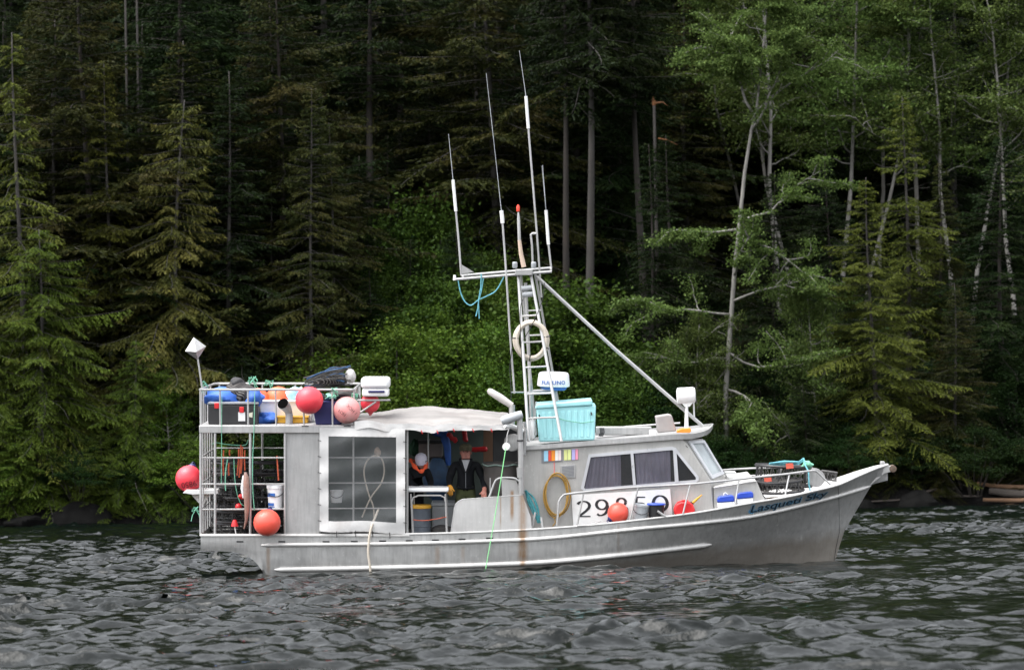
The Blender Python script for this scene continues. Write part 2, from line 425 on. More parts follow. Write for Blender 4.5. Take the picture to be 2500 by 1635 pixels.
M_bark = mat('grey_bark', (.058, .053, .048), .9, var=.55, scale=5, bump=.5, bscale=14, dirt=(.07, .06, .045), stretch=(1, 1, .25))
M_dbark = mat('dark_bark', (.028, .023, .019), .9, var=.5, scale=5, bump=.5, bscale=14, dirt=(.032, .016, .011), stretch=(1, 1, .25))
M_alder = mat('alder_bark', (.23, .22, .20), .85, var=.5, scale=6, bump=.3, bscale=16, dirt=(.12, .11, .09), stretch=(1, 1, .4))
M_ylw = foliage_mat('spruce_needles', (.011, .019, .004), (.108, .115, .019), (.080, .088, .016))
M_brn = foliage_mat('hemlock_needles', (.012, .018, .0045), (.094, .094, .020), (.092, .084, .021))
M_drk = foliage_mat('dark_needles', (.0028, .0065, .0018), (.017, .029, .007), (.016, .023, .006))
M_ced = foliage_mat('cedar_sprays', (.010, .026, .003), (.096, .132, .018), (.068, .102, .013))
M_mos = foliage_mat('dull_needles', (.006, .010, .0025), (.044, .050, .012), (.046, .042, .012))
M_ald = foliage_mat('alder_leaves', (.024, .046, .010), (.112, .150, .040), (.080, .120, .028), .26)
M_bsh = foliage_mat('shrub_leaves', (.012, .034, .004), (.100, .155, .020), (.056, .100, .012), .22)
M_msh = foliage_mat('half_shade_leaves', (.008, .023, .003), (.058, .098, .015), (.038, .070, .010), .2)  # darker copy of the shrub leaves, half shade put into the colour
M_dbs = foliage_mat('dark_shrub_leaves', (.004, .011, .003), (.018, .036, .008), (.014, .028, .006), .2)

def put_tree(kind, meshes, mats, px, Y, top=None, scale=None, wide=1.0, rot=0.0, label=None, group=None, cat='tree', dz=0.0, X=None, name=None):
    """a tree as Empty > trunk, crown, standing on the hillside at distance Y, its top at picture height top"""
    if X is not None: px = X / Y * F + 1250
    Y0 = Y; Y = Y + float(shore_shift(px)); x = (px - 1250) / F * Y
    if scale: scale *= Y / Y0
    z = float(ground_z(np.array([x]), np.array([Y]))[0]) + dz
    tm, cm = meshes; H = meshes_h.get(cm.name, 15.0)
    sz = scale if scale else (W(px, top, Y).z - z) / H
    e = empty(name or kind, (x, Y, z), (0, 0, rot)); wide *= 1.12; e.scale = (sz * wide, sz * wide, sz)
    parts = (('trunk', tm, mats[0]), ('crown', cm, mats[1])) if cat == 'tree' else (('stem', tm, mats[0]), ('foliage', cm, mats[1]))
    for nm, me, mt in parts:
        o = bpy.data.objects.new(nm, me); COL.objects.link(o); o.parent = e
        if len(me.materials) == 0: me.materials.append(None)
        o.material_slots[0].link = 'OBJECT'; o.material_slots[0].material = mt
    tag(e, label, cat, group)
    return e
meshes_h = {}
def proto(ms, H): meshes_h[ms[1].name] = H; return ms
C1 = proto(conifer(1, 15, 3.0, droop=.55, hang=.9, gap=.5, dens=.9, shape=.75), 15)            # loose spruce
C2 = proto(conifer(2, 15, 3.3, droop=.35, hang=.6, gap=.35, dens=1.05), 15)                    # regular
C3 = proto(conifer(3, 15, 3.2, bare=.24, droop=.75, hang=1.3, gap=.6, dens=.75, shape=.5, spray=.17, wid=.036, lean=.6), 15)   # ragged, drooping
C4 = proto(conifer(4, 15, 4.0, droop=.3, hang=.45, gap=.3, dens=1.2, shape=.7), 15)            # broad layered
C5 = proto(conifer(5, 15, 3.6, bare=.03, droop=.8, hang=1.5, gap=.3, dens=1.2, shape=.55, spray=.17, wid=.034), 15)  # cedar
C6 = proto(conifer(6, 15, 2.9, bare=.56, droop=.4, hang=.7, gap=.65, dens=.75, shape=.5), 15)    # tall bare trunk
C7 = proto(conifer(8, 15, 4.4, bare=.02, droop=.28, hang=.7, gap=.3, dens=1.4, shape=.8), 15)    # wide spruce
ALL = [C1, C2, C3, C4, C5, C6, C7]

# the trees that can be picked out
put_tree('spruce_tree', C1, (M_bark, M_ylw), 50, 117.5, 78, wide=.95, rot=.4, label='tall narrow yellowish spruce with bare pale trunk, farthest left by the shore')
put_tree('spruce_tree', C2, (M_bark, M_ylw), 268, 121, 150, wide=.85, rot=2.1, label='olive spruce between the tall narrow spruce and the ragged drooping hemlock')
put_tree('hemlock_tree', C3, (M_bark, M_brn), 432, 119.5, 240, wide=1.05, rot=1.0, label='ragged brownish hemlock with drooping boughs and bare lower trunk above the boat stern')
put_tree('cedar_tree', C5, (M_bark, M_ced), 95, 115.9, 560, wide=1.3, rot=.2, label='light green drooping cedar hanging over the water at the left shore')
put_tree('cedar_tree', C5, (M_bark, M_ced), 330, 116.2, 830, wide=1.3, rot=2.4, label='small low cedar beside the drooping shore cedar, left of the stern buoy')
put_tree('cedar_tree', C5, (M_bark, M_ced), -40, 116.2, 640, wide=1.2, rot=4.4, label='light green cedar cut off by the left edge of the picture')
put_tree('spruce_tree', C4, (M_bark, M_mos), 765, 121, 215, wide=.72, rot=.9, label='dull brownish spruce with thin pale trunk behind the red buoys')
put_tree('spruce_tree', C2, (M_bark, M_mos), 812, 122.5, 300, wide=.85, rot=3.1, label='second dull spruce close beside the brownish one, its trunk pale near the foot')
put_tree('spruce_tree', C2, (M_bark, M_mos), 665, 123.5, 330, wide=.9, rot=5.0, label='shorter dull spruce on the stern side of the brownish spruce')
put_tree('hemlock_tree', C6, (M_bark, M_drk), 1446, 125.5, -420, wide=.9, rot=1.1, label='tall hemlock with a long straight grey trunk just forward of the antennas')
put_tree('hemlock_tree', C6, (M_dbark, M_drk), 1392, 126.2, -350, wide=.8, rot=2.0, label='tall hemlock with dark reddish trunk behind the antennas')
put_tree('hemlock_tree', C6, (M_dbark, M_drk), 1572, 128, -250, wide=.95, rot=4.1, label='dark hemlock rising behind the broken snag')
put_tree('spruce_tree', C7, (M_bark, M_ylw), 2130, 116.8, 432, wide=1.0, rot=.6, label='broad olive brown spruce sweeping down to the shore beyond the bow')
put_tree('spruce_tree', C2, (M_bark, M_ylw), 2218, 122, 235, wide=1.0, rot=2.6, label='taller olive spruce just behind the broad shore spruce')
put_tree('spruce_tree', C7, (M_bark, M_mos), 2330, 116.6, 690, wide=1.05, rot=3.9, label='low spreading spruce over the drift logs near the right edge')
put_tree('hemlock_tree', C4, (M_dbark, M_drk), 2450, 121, 330, wide=1.15, rot=1.2, label='dark layered hemlock at the right edge above the drift logs')
put_tree('hemlock_tree', C4, (M_dbark, M_drk), 2030, 122, 380, wide=.85, rot=4.0, label='dark hemlock filling the gap behind the leafy alder and the broad spruce')
put_tree('hemlock_tree', C2, (M_dbark, M_drk), 1592, 122.3, 352, wide=1.0, rot=3.3, label='small dark hemlock growing up in front of the broken snag')
put_tree('spruce_tree', C2, (M_dbark, M_drk), 1640, 124, 330, wide=1.1, rot=2.0, label='dark spruce behind the broken snag and the leaning alder')
put_tree('spruce_tree', C7, (M_dbark, M_drk), 1960, 116.3, 900, wide=1.25, rot=1.5, label='low dark spruce at the shore directly behind the bow rail')
put_tree('hemlock_tree', C4, (M_dbark, M_drk), 1895, 123, 420, wide=.95, rot=1.0, label='dark hemlock between the leaning alder and the bow, its top half way up')
put_tree('hemlock_tree', C2, (M_dbark, M_mos), 2300, 124, 400, wide=1.1, rot=4.4, label='dull hemlock between the olive spruce and the dark layered hemlock')
put_tree('spruce_tree', C4, (M_dbark, M_mos), 540, 119.5, 760, wide=1.1, rot=3.0, label='small dull spruce behind the upper rack of the boat')

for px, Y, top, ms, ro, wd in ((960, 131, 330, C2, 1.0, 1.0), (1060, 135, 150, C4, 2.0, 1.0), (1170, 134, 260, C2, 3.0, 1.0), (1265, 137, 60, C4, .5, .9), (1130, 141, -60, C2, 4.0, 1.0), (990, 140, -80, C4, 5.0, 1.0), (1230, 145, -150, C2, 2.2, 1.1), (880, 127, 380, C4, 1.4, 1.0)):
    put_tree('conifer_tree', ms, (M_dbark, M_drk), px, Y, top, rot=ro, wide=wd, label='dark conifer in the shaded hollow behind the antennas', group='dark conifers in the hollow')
# the dense wood behind: individuals nothing sets apart
rr = random.Random(5)
spots = []
for k, Y in enumerate((121.5, 125, 128.5, 132.5, 137, 142, 148, 155, 163, 172)):
    half = 1250 / F * Y + 3; nx = 12 if k < 4 else 11
    for i in range(nx):
        x = -half + 2 * half * (i + .5 + rr.uniform(-.34, .34)) / nx
        px = x / Y * F + 1250
        if k < 3 and 900 < px < 1560: continue            # the open thicket
        if k < 2 and (1500 < px < 1900): continue
        if k < 5 and px > 1780: continue                  # the alder grove
        spots.append((x, Y + rr.uniform(-1.3, 1.3), k))
for k, Y in ((6, 145), (7, 151), (8, 159), (9, 168), (9, 178)):
    half = 1250 / F * Y + 2
    for i in range(11):
        x = -half + 2 * half * (i + .5 + rr.uniform(-.4, .4)) / 11
        if -.25 < x / half < .2 and k < 8: continue
        spots.append((x, Y + rr.uniform(-2, 2), k))
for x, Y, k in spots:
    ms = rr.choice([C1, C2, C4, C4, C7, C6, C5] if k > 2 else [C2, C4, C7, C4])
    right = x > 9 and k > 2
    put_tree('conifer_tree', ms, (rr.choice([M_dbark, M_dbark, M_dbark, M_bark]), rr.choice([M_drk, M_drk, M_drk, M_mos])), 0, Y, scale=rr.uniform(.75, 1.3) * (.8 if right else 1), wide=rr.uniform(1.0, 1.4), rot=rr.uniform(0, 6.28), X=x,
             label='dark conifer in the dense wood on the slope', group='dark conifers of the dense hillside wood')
# alders
def tr(pts): return [Vector(p) for p in pts]
A1 = proto(broadleaf(11, tr([(0, 0, -1), (.05, 0, 1), (.2, .1, 3), (.25, .1, 5), (.5, 0, 7.5), (.7, 0, 9.5), (1.1, .1, 12)]), .075, 20, 2.6, .40, per=150, extra=()), 12)
A2 = proto(broadleaf(12, tr([(0, 0, -1), (-.1, 0, 1.5), (-.35, .1, 4), (-.45, 0, 6), (-.6, .1, 9), (-.5, .2, 12)]), .07, 19, 2.5, .45, per=150), 12)
A3 = proto(broadleaf(13, tr([(0, 0, -1), (.3, 0, 1.5), (.9, .1, 4), (1.3, 0, 6), (1.5, .1, 9), (2.1, .2, 12)]), .06, 18, 2.6, .42, per=150), 12)
alders = [(1905, 133, -260, A2, 1.3, 'white trunked alder standing upright, first of the alder grove from the leaning one'),
          (1945, 136, -220, A3, 2.2, 'thin leaning alder next to the first upright alder of the grove'),
          (2052, 135, -240, A2, 3.0, 'alder with side limbs low on its trunk in the middle of the grove'),
          (2095, 134, -200, A3, .0, 'alder with a curved trunk foot in the middle of the grove'),
          (2250, 138, -190, A1, 4.0, 'alder with straight thin trunk near the top of the right slope'),
          (2330, 134, -160, A2, .9, 'alder whose paired thin trunks cross near the right edge'),
          (2365, 133, -260, A3, .5, 'pale alder leaning to the right near the right edge'),
          (2480, 132, -120, A1, 2.0, 'alder cut off by the right edge of the picture'),
          (2150, 140, -150, A1, 5.2, 'slim alder far back in the grove above the olive spruce'),
          (1850, 140, -150, A3, 3.7, 'slim alder far back behind the leaning shore alder')]
for px, Y, top, ms, ro, lb in alders:
    put_tree('alder_tree', ms, (M_alder, M_ald), px, Y, top, rot=ro, wide=1.05, label=lb, group='alders on the right slope')
# the pale leaning alder: its trunk as it grows
Yb = 117.6 + float(shore_shift(1780)); bx = W(1768, 1000, Yb); bz = float(ground_z(np.array([bx.x]), np.array([Yb]))[0]); bA = Vector((bx.x, Yb, bz))
lead = [Vector((0, 0, -.5))] + [W(a, b_, Yb + d) - bA for a, b_, d in ((1772, 950, 0), (1783, 800, 0), (1795, 640, .1), (1806, 540, .1), (1818, 420, .2), (1834, 320, .3), (1848, 258, .3), (1860, 150, .4), (1872, 20, .5), (1880, -90, .6))]
mpx = Yb / F
A0 = broadleaf(41, lead, .105, 9, 260 * mpx, .70, leaf=.105, per=430, sub=6, rise=.5, flat=.25,
    extra=((.66, (-.75, -.1, .95), 250 * mpx), (.67, (.8, 0, .9), 260 * mpx), (.60, (.9, -.1, .8), 200 * mpx), (.78, (-1, 0, .25), 170 * mpx), (.40, (1, -.2, .35), 240 * mpx), (.38, (-1, -.2, .1), 150 * mpx), (.36, (1, -.3, -.1), 260 * mpx), (.22, (-1, -.3, -.05), 230 * mpx), (.24, (1, -.3, -.1), 220 * mpx), (.15, (-.9, -.3, -.35), 220 * mpx), (.16, (1, -.3, -.55), 260 * mpx), (.28, (.3, -1, .1), 150 * mpx), (.1, (.7, -.6, -.4), 180 * mpx)))
e = empty('alder_tree', bA); tag(e, 'slender pale alder leaning beside the wheelhouse, branches spreading and hanging low', 'tree', 'alders on the right slope')
for nm_, me_, mt_ in (('trunk', A0[0], M_alder), ('crown', A0[1], M_ald)): me_.materials.append(mt_); link(bpy.data.objects.new(nm_, me_), e)
# the alder low at the shore: a spreading, hanging crown
A4 = proto(broadleaf(17, tr([(0, 0, -1), (-.05, 0, 1), (.1, 0, 2.5), (.15, .1, 4), (.3, 0, 5.5)]), .07, 26, 2.0, .10, per=120, sub=6, rise=.25, flat=.4,
         extra=((.5, (1, -.2, -.3), 1.6), (.6, (1, -.3, -.1), 1.9), (.4, (.9, -.4, -.6), 1.5), (.75, (-1, -.3, 0), 1.5), (.9, (1, 0, .3), 1.6))), 6)
put_tree('alder_tree', A4, (M_alder, M_ald), 1690, 117.9, 760, rot=0, wide=.8, label='low alder with leafy branches just behind the search light', group='alders on the right slope')
put_tree('alder_tree', A4, (M_alder, M_ald), 1990, 117.6, 690, rot=2.5, wide=.7, label='small alder with hanging bare twigs behind the crab pots', group='alders on the right slope')
put_tree('alder_tree', A4, (M_alder, M_bsh), 405, 116.9, 905, rot=1.3, wide=.8, label='small bright green leafy tree beside the radar reflector pole')

# thicket of bright shrubs behind the mast
BU = [proto(bush(31, 2.0, 1.6, 3.2, 85, 430), 3.4), proto(bush(32, 1.6, 1.4, 2.6, 65, 430), 2.8), proto(bush(33, 2.4, 1.6, 3.8, 100, 430), 4.0)]
thick = [(960, 119.5, 790, 0), (1050, 121.5, 715, 2), (1150, 123, 640, 0), (1245, 122, 668, 2), (1340, 121, 650, 1), (1000, 117.6, 905, 2), (1110, 118.6, 800, 1),
         (1220, 118.4, 780, 2), (1330, 118.6, 790, 0), (1430, 118.6, 800, 1), (1500, 117.8, 880, 2), (1560, 119.5, 900, 0), (900, 118.5, 930, 1), (930, 123.5, 690, 0), (1400, 123.5, 780, 0), (1620, 117.5, 930, 1), (1690, 117.3, 980, 0)]
for i, (px, Y, top, k) in enumerate(thick):
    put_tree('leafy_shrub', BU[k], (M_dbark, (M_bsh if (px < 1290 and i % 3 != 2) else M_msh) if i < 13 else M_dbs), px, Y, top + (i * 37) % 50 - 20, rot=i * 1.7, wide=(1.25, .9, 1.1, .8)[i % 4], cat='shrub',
             label='leafy green shrub in the thicket behind the mast' if i < 13 else 'darker leafy shrub at the edge of the thicket behind the mast',
             group='green shrubs of the thicket' if i < 13 else 'darker shrubs round the thicket')
for i, (px, Y, top) in enumerate(((955, 124, 660), (1040, 126, 575), (1110, 128, 520), (1000, 129, 470), (1190, 126.5, 585))):
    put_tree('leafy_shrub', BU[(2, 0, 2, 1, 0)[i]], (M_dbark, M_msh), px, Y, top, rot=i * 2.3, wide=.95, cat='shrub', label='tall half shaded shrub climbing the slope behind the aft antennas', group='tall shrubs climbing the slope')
for px, Y, top in ((905, 122.5, 640), (1010, 124.5, 585), (1120, 125, 560), (1310, 124.5, 590), (1420, 123, 700), (1480, 121, 790)):
    put_tree('conifer_sapling', C2 if px % 20 else C4, (M_dbark, M_drk), px, Y, top, rot=px * .1, wide=1.25, label='dark young conifer rising along the upper edge of the thicket', group='dark saplings round the thicket')
# dim shrubs all along the slope
rb = random.Random(9)
for i in range(46):
    Y = rb.uniform(117.3, 132); half = 1250 / F * Y + 2; x = rb.uniform(-half, half)
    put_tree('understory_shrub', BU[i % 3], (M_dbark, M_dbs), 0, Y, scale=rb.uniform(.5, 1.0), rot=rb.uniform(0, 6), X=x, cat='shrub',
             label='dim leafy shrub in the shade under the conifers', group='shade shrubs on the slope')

# the broken snag
def snag(name, px, Y, top, bot, r, label, mt):
    Y = Y + float(shore_shift(px))
    p0, p1 = W(px + 4, bot, Y), W(px, top, Y)
    z = float(ground_z(np.array([p0.x]), np.array([Y]))[0]); p0.z = z - .5
    e = empty(name, (p0.x, Y, z)); b0 = Vector((p0.x, Y, z)); g = G()
    pts = [p0.lerp(p1, t) for t in (0, .2, .4, .6, .8, 1)]
    g.tube(pts, [r * (1.2 - .45 * t) for t in (0, .2, .4, .6, .8, 1)], 9); g.build('trunk', mt, e, b0)
    return e, b0, p1, g
e, b0, p1, _ = snag('broken_snag', 1597, 124, 258, 600, .075, '', M_bark)
tag(e, 'pale dead snag with splintered orange broken top in front of the dark hemlock', 'dead tree')
M_rot = mat('rotten_wood', (.17, .07, .022), .9, var=.5, scale=9, bump=.4)
g = G()
for i in range(9):
    a = i * .7; d = Vector((math.cos(a) * .06, math.sin(a) * .06, 0)); g.tube([p1 + d * .6, p1 + d * (1.1 + .3 * (i % 3)) + Vector((0, 0, .12 + .3 * ((i * 37) % 7) / 7))], [.028, .004], 4)
g.tube([p1 + Vector((0, 0, .1)), p1 + Vector((.35, -.05, .12)), p1 + Vector((.52, -.05, -.02))], [.05, .035, .008], 5)
g.build('splintered_top', M_rot, e, b0)
q = W(1607, 338, 124 + float(shore_shift(1597))); G().tube([q, q + Vector((.35, -.1, -.08)), q + Vector((.75, -.1, -.28))], [.035, .025, .01], 5).build('dead_branch', M_rot, e, b0)
for (px, top, bot, Y, lb) in ((127, 218, 420, 123, 'grey dead pole standing behind the tall narrow spruce'), (305, -60, 290, 128, 'bare grey twin dead trunk near the top left'), (333, -60, 330, 128.6, 'thicker bare dead trunk near the top left')):
    e, b0, p1, g = snag('dead_pole', px, Y, top, bot, .055, lb, M_bark); tag(e, lb, 'dead tree')
    g2 = G(); g2.tube([p1 - Vector((0, 0, .8)), p1 + Vector((.3, 0, -.5)), p1 + Vector((.55, 0, -.45))], [.02, .012, .004], 4); g2.build('dead_branch', M_bark, e, b0)
# undergrowth: ferns and salal nobody could count
n_u = 60000; Yu = 116.3 + 40 * rng.random(n_u) ** 1.3; xp = rng.random(n_u) * 2600 - 50; Yu = Yu + shore_shift(xp); xu = (xp - 1250) / F * Yu; zu = ground_z(xu, Yu)
P = np.stack([xu, Yu, zu + .05 + .5 * rng.random(n_u) ** 2], 1); d = unit(rng.normal(0, 1, (n_u, 3)) + np.array([0, -.3, .5])); ln = .16 + .22 * rng.random(n_u)
wv = unit(np.cross(d, rng.normal(0, .5, (n_u, 3)) + np.array([0, 0, 1.]))) * (ln * .4)[:, None]
V, Q = leaf_quads(P, d * ln[:, None], wv)
o = link(bpy.data.objects.new('undergrowth', np_mesh('undergrowth', V, Q, M_dbs, rng.random(n_u)))); tag(o, 'low ferns and leafy ground cover under the trees', 'undergrowth', kind='stuff')

# shore rocks and drift logs
M_rock = mat('shore_rock', (.007, .007, .0068), .95, spec=.05, var=.7, scale=2.5, bump=.8, bscale=9, dirt=(.003, .003, .0028), dirt_amt=.95)
M_drift = mat('driftwood', (.20, .11, .06), .85, var=.5, scale=4, bump=.5, bscale=30, dirt=(.12, .09, .07), stretch=(.25, 1, 1))
M_driftg = mat('grey_driftwood', (.09, .075, .065), .9, var=.5, scale=4, bump=.5, bscale=30, dirt=(.06, .05, .045), stretch=(.25, 1, 1))
def rock(px, py, Y, rx, ry, rz, label, seed):
    k_ = 1 + float(shore_shift(px)) / Y; Y = Y * k_; rx, ry, rz = rx * k_, ry * k_, rz * k_; r = random.Random(seed); c = W(px, py, Y); c.z = min(c.z, .1); ks = [(Vector((r.uniform(-1, 1), r.uniform(-1, 1), r.uniform(-.5, 1))).normalized(), r.uniform(.62, .95)) for _ in range(13)]
    def fn(d):
        k = 1.0
        for a, h in ks:
            t = d.dot(a)
            if t > 1e-3: k = min(k, h / t)
        return k
    g = G().ball((0, 0, 0), (rx, ry, rz), 28, 16, fn); o = g.build('shore_rock', M_rock, None, smooth=True, angle=25); o.location = c; tag(o, label, 'rock')
rock(2250, 1240, 114.2, .9, .8, .62, 'pale topped grey boulder at the waterline forward of the bow', 3)
rock(2110, 1245, 114.0, .45, .5, .42, 'small grey rock partly hidden by the bow', 4)
rock(2400, 1250, 114.6, .7, .5, .3, 'low dark rock under the drift logs', 5)
rock(2300, 1252, 114.1, .55, .5, .28, 'flat dark rock beside the pale topped boulder', 6)
for i in range(2):
    rock(60 + i * 88 + (i * 31) % 43, 1268, 114.3 + .4 * ((i * 7) % 3), .8 + .3 * ((i * 5) % 3), .7, .32 + .14 * ((i * 3) % 4), ('dark wet shore rock, %s counted from the left edge of the picture' % ('first', 'second', 'third', 'fourth', 'fifth', 'sixth', 'seventh', 'eighth', 'ninth')[i]), 20 + i)
def log(p0, p1, Y0, Y1, r, mt, label):
    k_ = 1 + float(shore_shift(p0[0])) / Y0; r *= k_; a, b_ = W(p0[0], p0[1], Y0 * k_), W(p1[0], p1[1], Y1 * k_); base = (a + b_) / 2
    g = G(); g.tube([a.lerp(b_, t) + Vector((0, 0, .04 * math.sin(7 * t + r * 99))) for t in (0, .25, .5, .75, 1)], [r * .8, r, r * 1.05, r, r * .9], 9)
    o = g.build('drift_log', mt, None, base); o.location = base; tag(o, label, 'log')
log((2385, 1182), (2580, 1192), 115.3, 115.0, .075, M_drift, 'long peeled orange brown drift log, topmost at the right shore')
log((2415, 1200), (2570, 1206), 115.0, 114.9, .13, M_driftg, 'thick weathered grey drift log between the two peeled ones')
log((2400, 1222), (2580, 1215), 114.6, 114.6, .07, M_drift, 'peeled orange brown drift log lowest at the right shore')
log((2120, 1222), (2400, 1208), 114.9, 115.2, .035, M_driftg, 'thin dark drift pole running behind the boulder')
log((2240, 1202), (2330, 1190), 115.2, 115.4, .04, M_driftg, 'thin slanting drift pole above the boulder')
# low boughs of shore shrubs hanging over the bank
for i in range(17):
    px = -20 + i * 158 + (i * 53) % 60; Y = 115.5 + .5 * ((i * 7) % 3) / 2
    put_tree('shore_shrub', BU[(i * 2) % 3], (M_dbark, M_dbs if (i % 3 or px > 1800) else M_bsh), px, Y, scale=.45 + .06 * (i % 4), rot=i * 2.1, wide=1.5, cat='shrub', dz=.1,
             label='low dark shrub overhanging the shore bank' if (i % 3 or px > 1800) else 'low bright shrub overhanging the shore bank', group='low shrubs along the bank')

# young cedars hanging over the bank
for i, (px, top) in enumerate(((30, 1020), (150, 1080), (245, 1050), (360, 1100), (450, 1060), (560, 1080), (2090, 1060), (2190, 1040), (2290, 1075), (2400, 1050), (2480, 1085))):
    put_tree('young_cedar', C5, (M_dbark, M_ced if px < 500 else M_mos), px, 115.35 + .3 * (i % 2), top, rot=i * 1.9, wide=1.75, label='young bright cedar drooping over the water at the left shore' if px < 600 else 'young dull conifer drooping over the bank at the right shore', group='young trees at the waterline', dz=-.1)
# ------------------------------------------------------------------ boat materials
def alu(name, col=(.40, .395, .39), metal=.45, rough=.42, streak=.35, rust=(), scum=False):
    m, n, b = new_mat(name); co = objco(n); cz = objco(n, 3.2, 3.2, .35)
    f = ramp(n, noise(n, 1.1, 6, co, .6), .3, .7); base = mixc(n, f, tuple(c * .68 for c in col), col)
    base = mixc(n, ramp(n, noise(n, 5.5, 6, cz, .68), .46, .74, 0, streak), base, tuple(c * .45 for c in col))
    base = mixc(n, ramp(n, noise(n, 18, 3, co), .62, .75, 0, .35), base, tuple(min(c * 1.3, .8) for c in col))
    if rust:
        sp = N(n, 'ShaderNodeSeparateXYZ'); tc = N(n, 'ShaderNodeTexCoord'); n.links.new(tc.outputs['Object'], sp.inputs[0])
        for (x0, wd, z0, z1, amt) in rust:
            d = N(n, 'ShaderNodeMath', operation='SUBTRACT'); n.links.new(sp.outputs['X'], d.inputs[0]); d.inputs[1].default_value = x0
            a = N(n, 'ShaderNodeMath', operation='ABSOLUTE'); n.links.new(d.outputs[0], a.inputs[0])
            e1 = ramp(n, a.outputs[0], wd * .25, wd, 1, 0); e2 = ramp(n, sp.outputs['Z'], z0 - .12, z0 + .06, 0, 1); e3 = ramp(n, sp.outputs['Z'], z1 - .02, z1 + .04, 1, 0)
            e4 = ramp(n, noise(n, 7, 5, objco(n, 2.5, 1, .6), .7), .2, .5, .25, 1)
            k = None
            for e in (e1, e2, e3, e4):
                if k is None: k = e; continue
                mm = N(n, 'ShaderNodeMath', operation='MULTIPLY'); n.links.new(k, mm.inputs[0]); n.links.new(e, mm.inputs[1]); k = mm.outputs[0]
            mm = N(n, 'ShaderNodeMath', operation='MULTIPLY'); n.links.new(k, mm.inputs[0]); mm.inputs[1].default_value = amt; base = mixc(n, mm.outputs[0], base, (.25, .125, .035))
    if scum:
        sp2 = N(n, 'ShaderNodeSeparateXYZ'); tc2 = N(n, 'ShaderNodeTexCoord'); n.links.new(tc2.outputs['Object'], sp2.inputs[0])
        ad = N(n, 'ShaderNodeMath', operation='MULTIPLY_ADD'); n.links.new(sp2.outputs['X'], ad.inputs[0]); ad.inputs[1].default_value = -.085; n.links.new(sp2.outputs['Z'], ad.inputs[2])
        nz = N(n, 'ShaderNodeMath', operation='MULTIPLY_ADD'); n.links.new(noise(n, 1.6, 6, co, .7), nz.inputs[0]); nz.inputs[1].default_value = .35; n.links.new(ad.outputs[0], nz.inputs[2])
        base = mixc(n, ramp(n, nz.outputs[0], .12, .34, .62, 0), base, (.25, .205, .155))
    n.links.new(base, b.inputs['Base Color']); b.inputs['Metallic'].default_value = metal
    n.links.new(ramp(n, noise(n, 9, 4, co), .3, .7, rough - .08, rough + .12), b.inputs['Roughness'])
    bp = N(n, 'ShaderNodeBump'); bp.inputs['Strength'].default_value = .12; bp.inputs['Distance'].default_value = .02
    n.links.new(noise(n, 3.5, 3, co), bp.inputs['Height']); n.links.new(bp.outputs[0], b.inputs['Normal'])
    return m
RUST = ((B(1276, 1330).x, .11, B(1276, 1366).z, B(1276, 1290).z, .8), (B(1068, 1350).x, .06, .12, .42, .4), (B(1130, 1350).x, .05, .2, .42, .3), (B(655, 1380).x, .05, .0, .4, .45), (B(1510, 1300).x, .03, .3, .8, .25))
M_hull = alu('hull_aluminium', (.60, .595, .585), .62, .36, .5, RUST, True)
M_plate = alu('brushed_plate', (.50, .495, .49), .4, .42, .45)
M_bul = alu('bulwark_plate', (.58, .57, .56), .15, .5, .25, ((B(1276, 1250).x, .09, B(1276, 1295, 0).z, B(1276, 1205, 0).z, .6), (B(1250, 1250).x, .045, B(1250, 1260).z, B(1250, 1200).z, .8), (B(1222, 1250).x, .02, B(1222, 1280).z, B(1222, 1210).z, .5)))
M_cabin = alu('cabin_paint', (.52, .51, .49), .25, .45, .3)
M_rail = alu('rail_tube', (.53, .525, .52), .4, .36, .25)
M_rub = alu('rub_rail', (.66, .65, .63), .3, .38, .2, ((B(1276, 1330).x, .07, -1, 3, .7),))
M_white = mat('white_paint', (.80, .80, .79), .4, var=.08, dirt=(.45, .42, .38), dirt_amt=.3)
M_wplas = mat('white_plastic', (.82, .82, .83), .35, var=.05, dirt=(.5, .48, .45), dirt_amt=.25)
M_canvas = mat('white_canvas', (.66, .65, .64), .8, var=.2, scale=3, bump=.25, bscale=12, dirt=(.42, .38, .36), dirt_amt=.6)
M_canvast = mat('grimy_canvas_top', (.27, .255, .245), .85, var=.4, scale=2.5, bump=.15, bscale=10, dirt=(.15, .13, .12), dirt_amt=.8, stretch=(.5, 1.5, 1))
M_black = mat('black_plastic', (.022, .022, .024), .5, var=.3)
M_rubber = mat('dark_rubber', (.035, .035, .038), .7, var=.4)
M_net = mat('dark_netting', (.055, .052, .05), .85, var=.5, scale=20)
M_bore = mat('bore_shade', (.004, .004, .004), .95, var=.1, spec=.0)  # near-black that stands for the shade inside the exhaust pipe
def striped(name, c0, c1, scale):
    m, n, b = new_mat(name); wv = N(n, 'ShaderNodeTexWave'); wv.inputs['Scale'].default_value = scale; wv.inputs['Distortion'].default_value = 3.5; wv.inputs['Detail'].default_value = 3; wv.bands_direction = 'DIAGONAL'
    n.links.new(objco(n), wv.inputs['Vector']); n.links.new(mixc(n, ramp(n, wv.outputs['Fac'], .55, .95), c0, c1), b.inputs['Base Color']); b.inputs['Roughness'].default_value = .9; b.inputs['Specular IOR Level'].default_value = .15
    return m
M_netst = striped('folded_netting', (.018, .017, .017), (.16, .15, .145), 9)
M_wire = mat('pot_wire', (.14, .135, .13), .7, .2, var=.5, scale=15)
M_red = mat('red_buoy_vinyl', (.86, .06, .085), .38, var=.12, scale=4, dirt=(.5, .06, .06), dirt_amt=.4)
M_org = mat('orange_buoy_vinyl', (.90, .14, .05), .4, var=.12, scale=4, dirt=(.6, .10, .05), dirt_amt=.4)
M_coral = mat('coral_buoy_vinyl', (.88, .105, .07), .38, var=.1, scale=4, dirt=(.6, .12, .08), dirt_amt=.4)
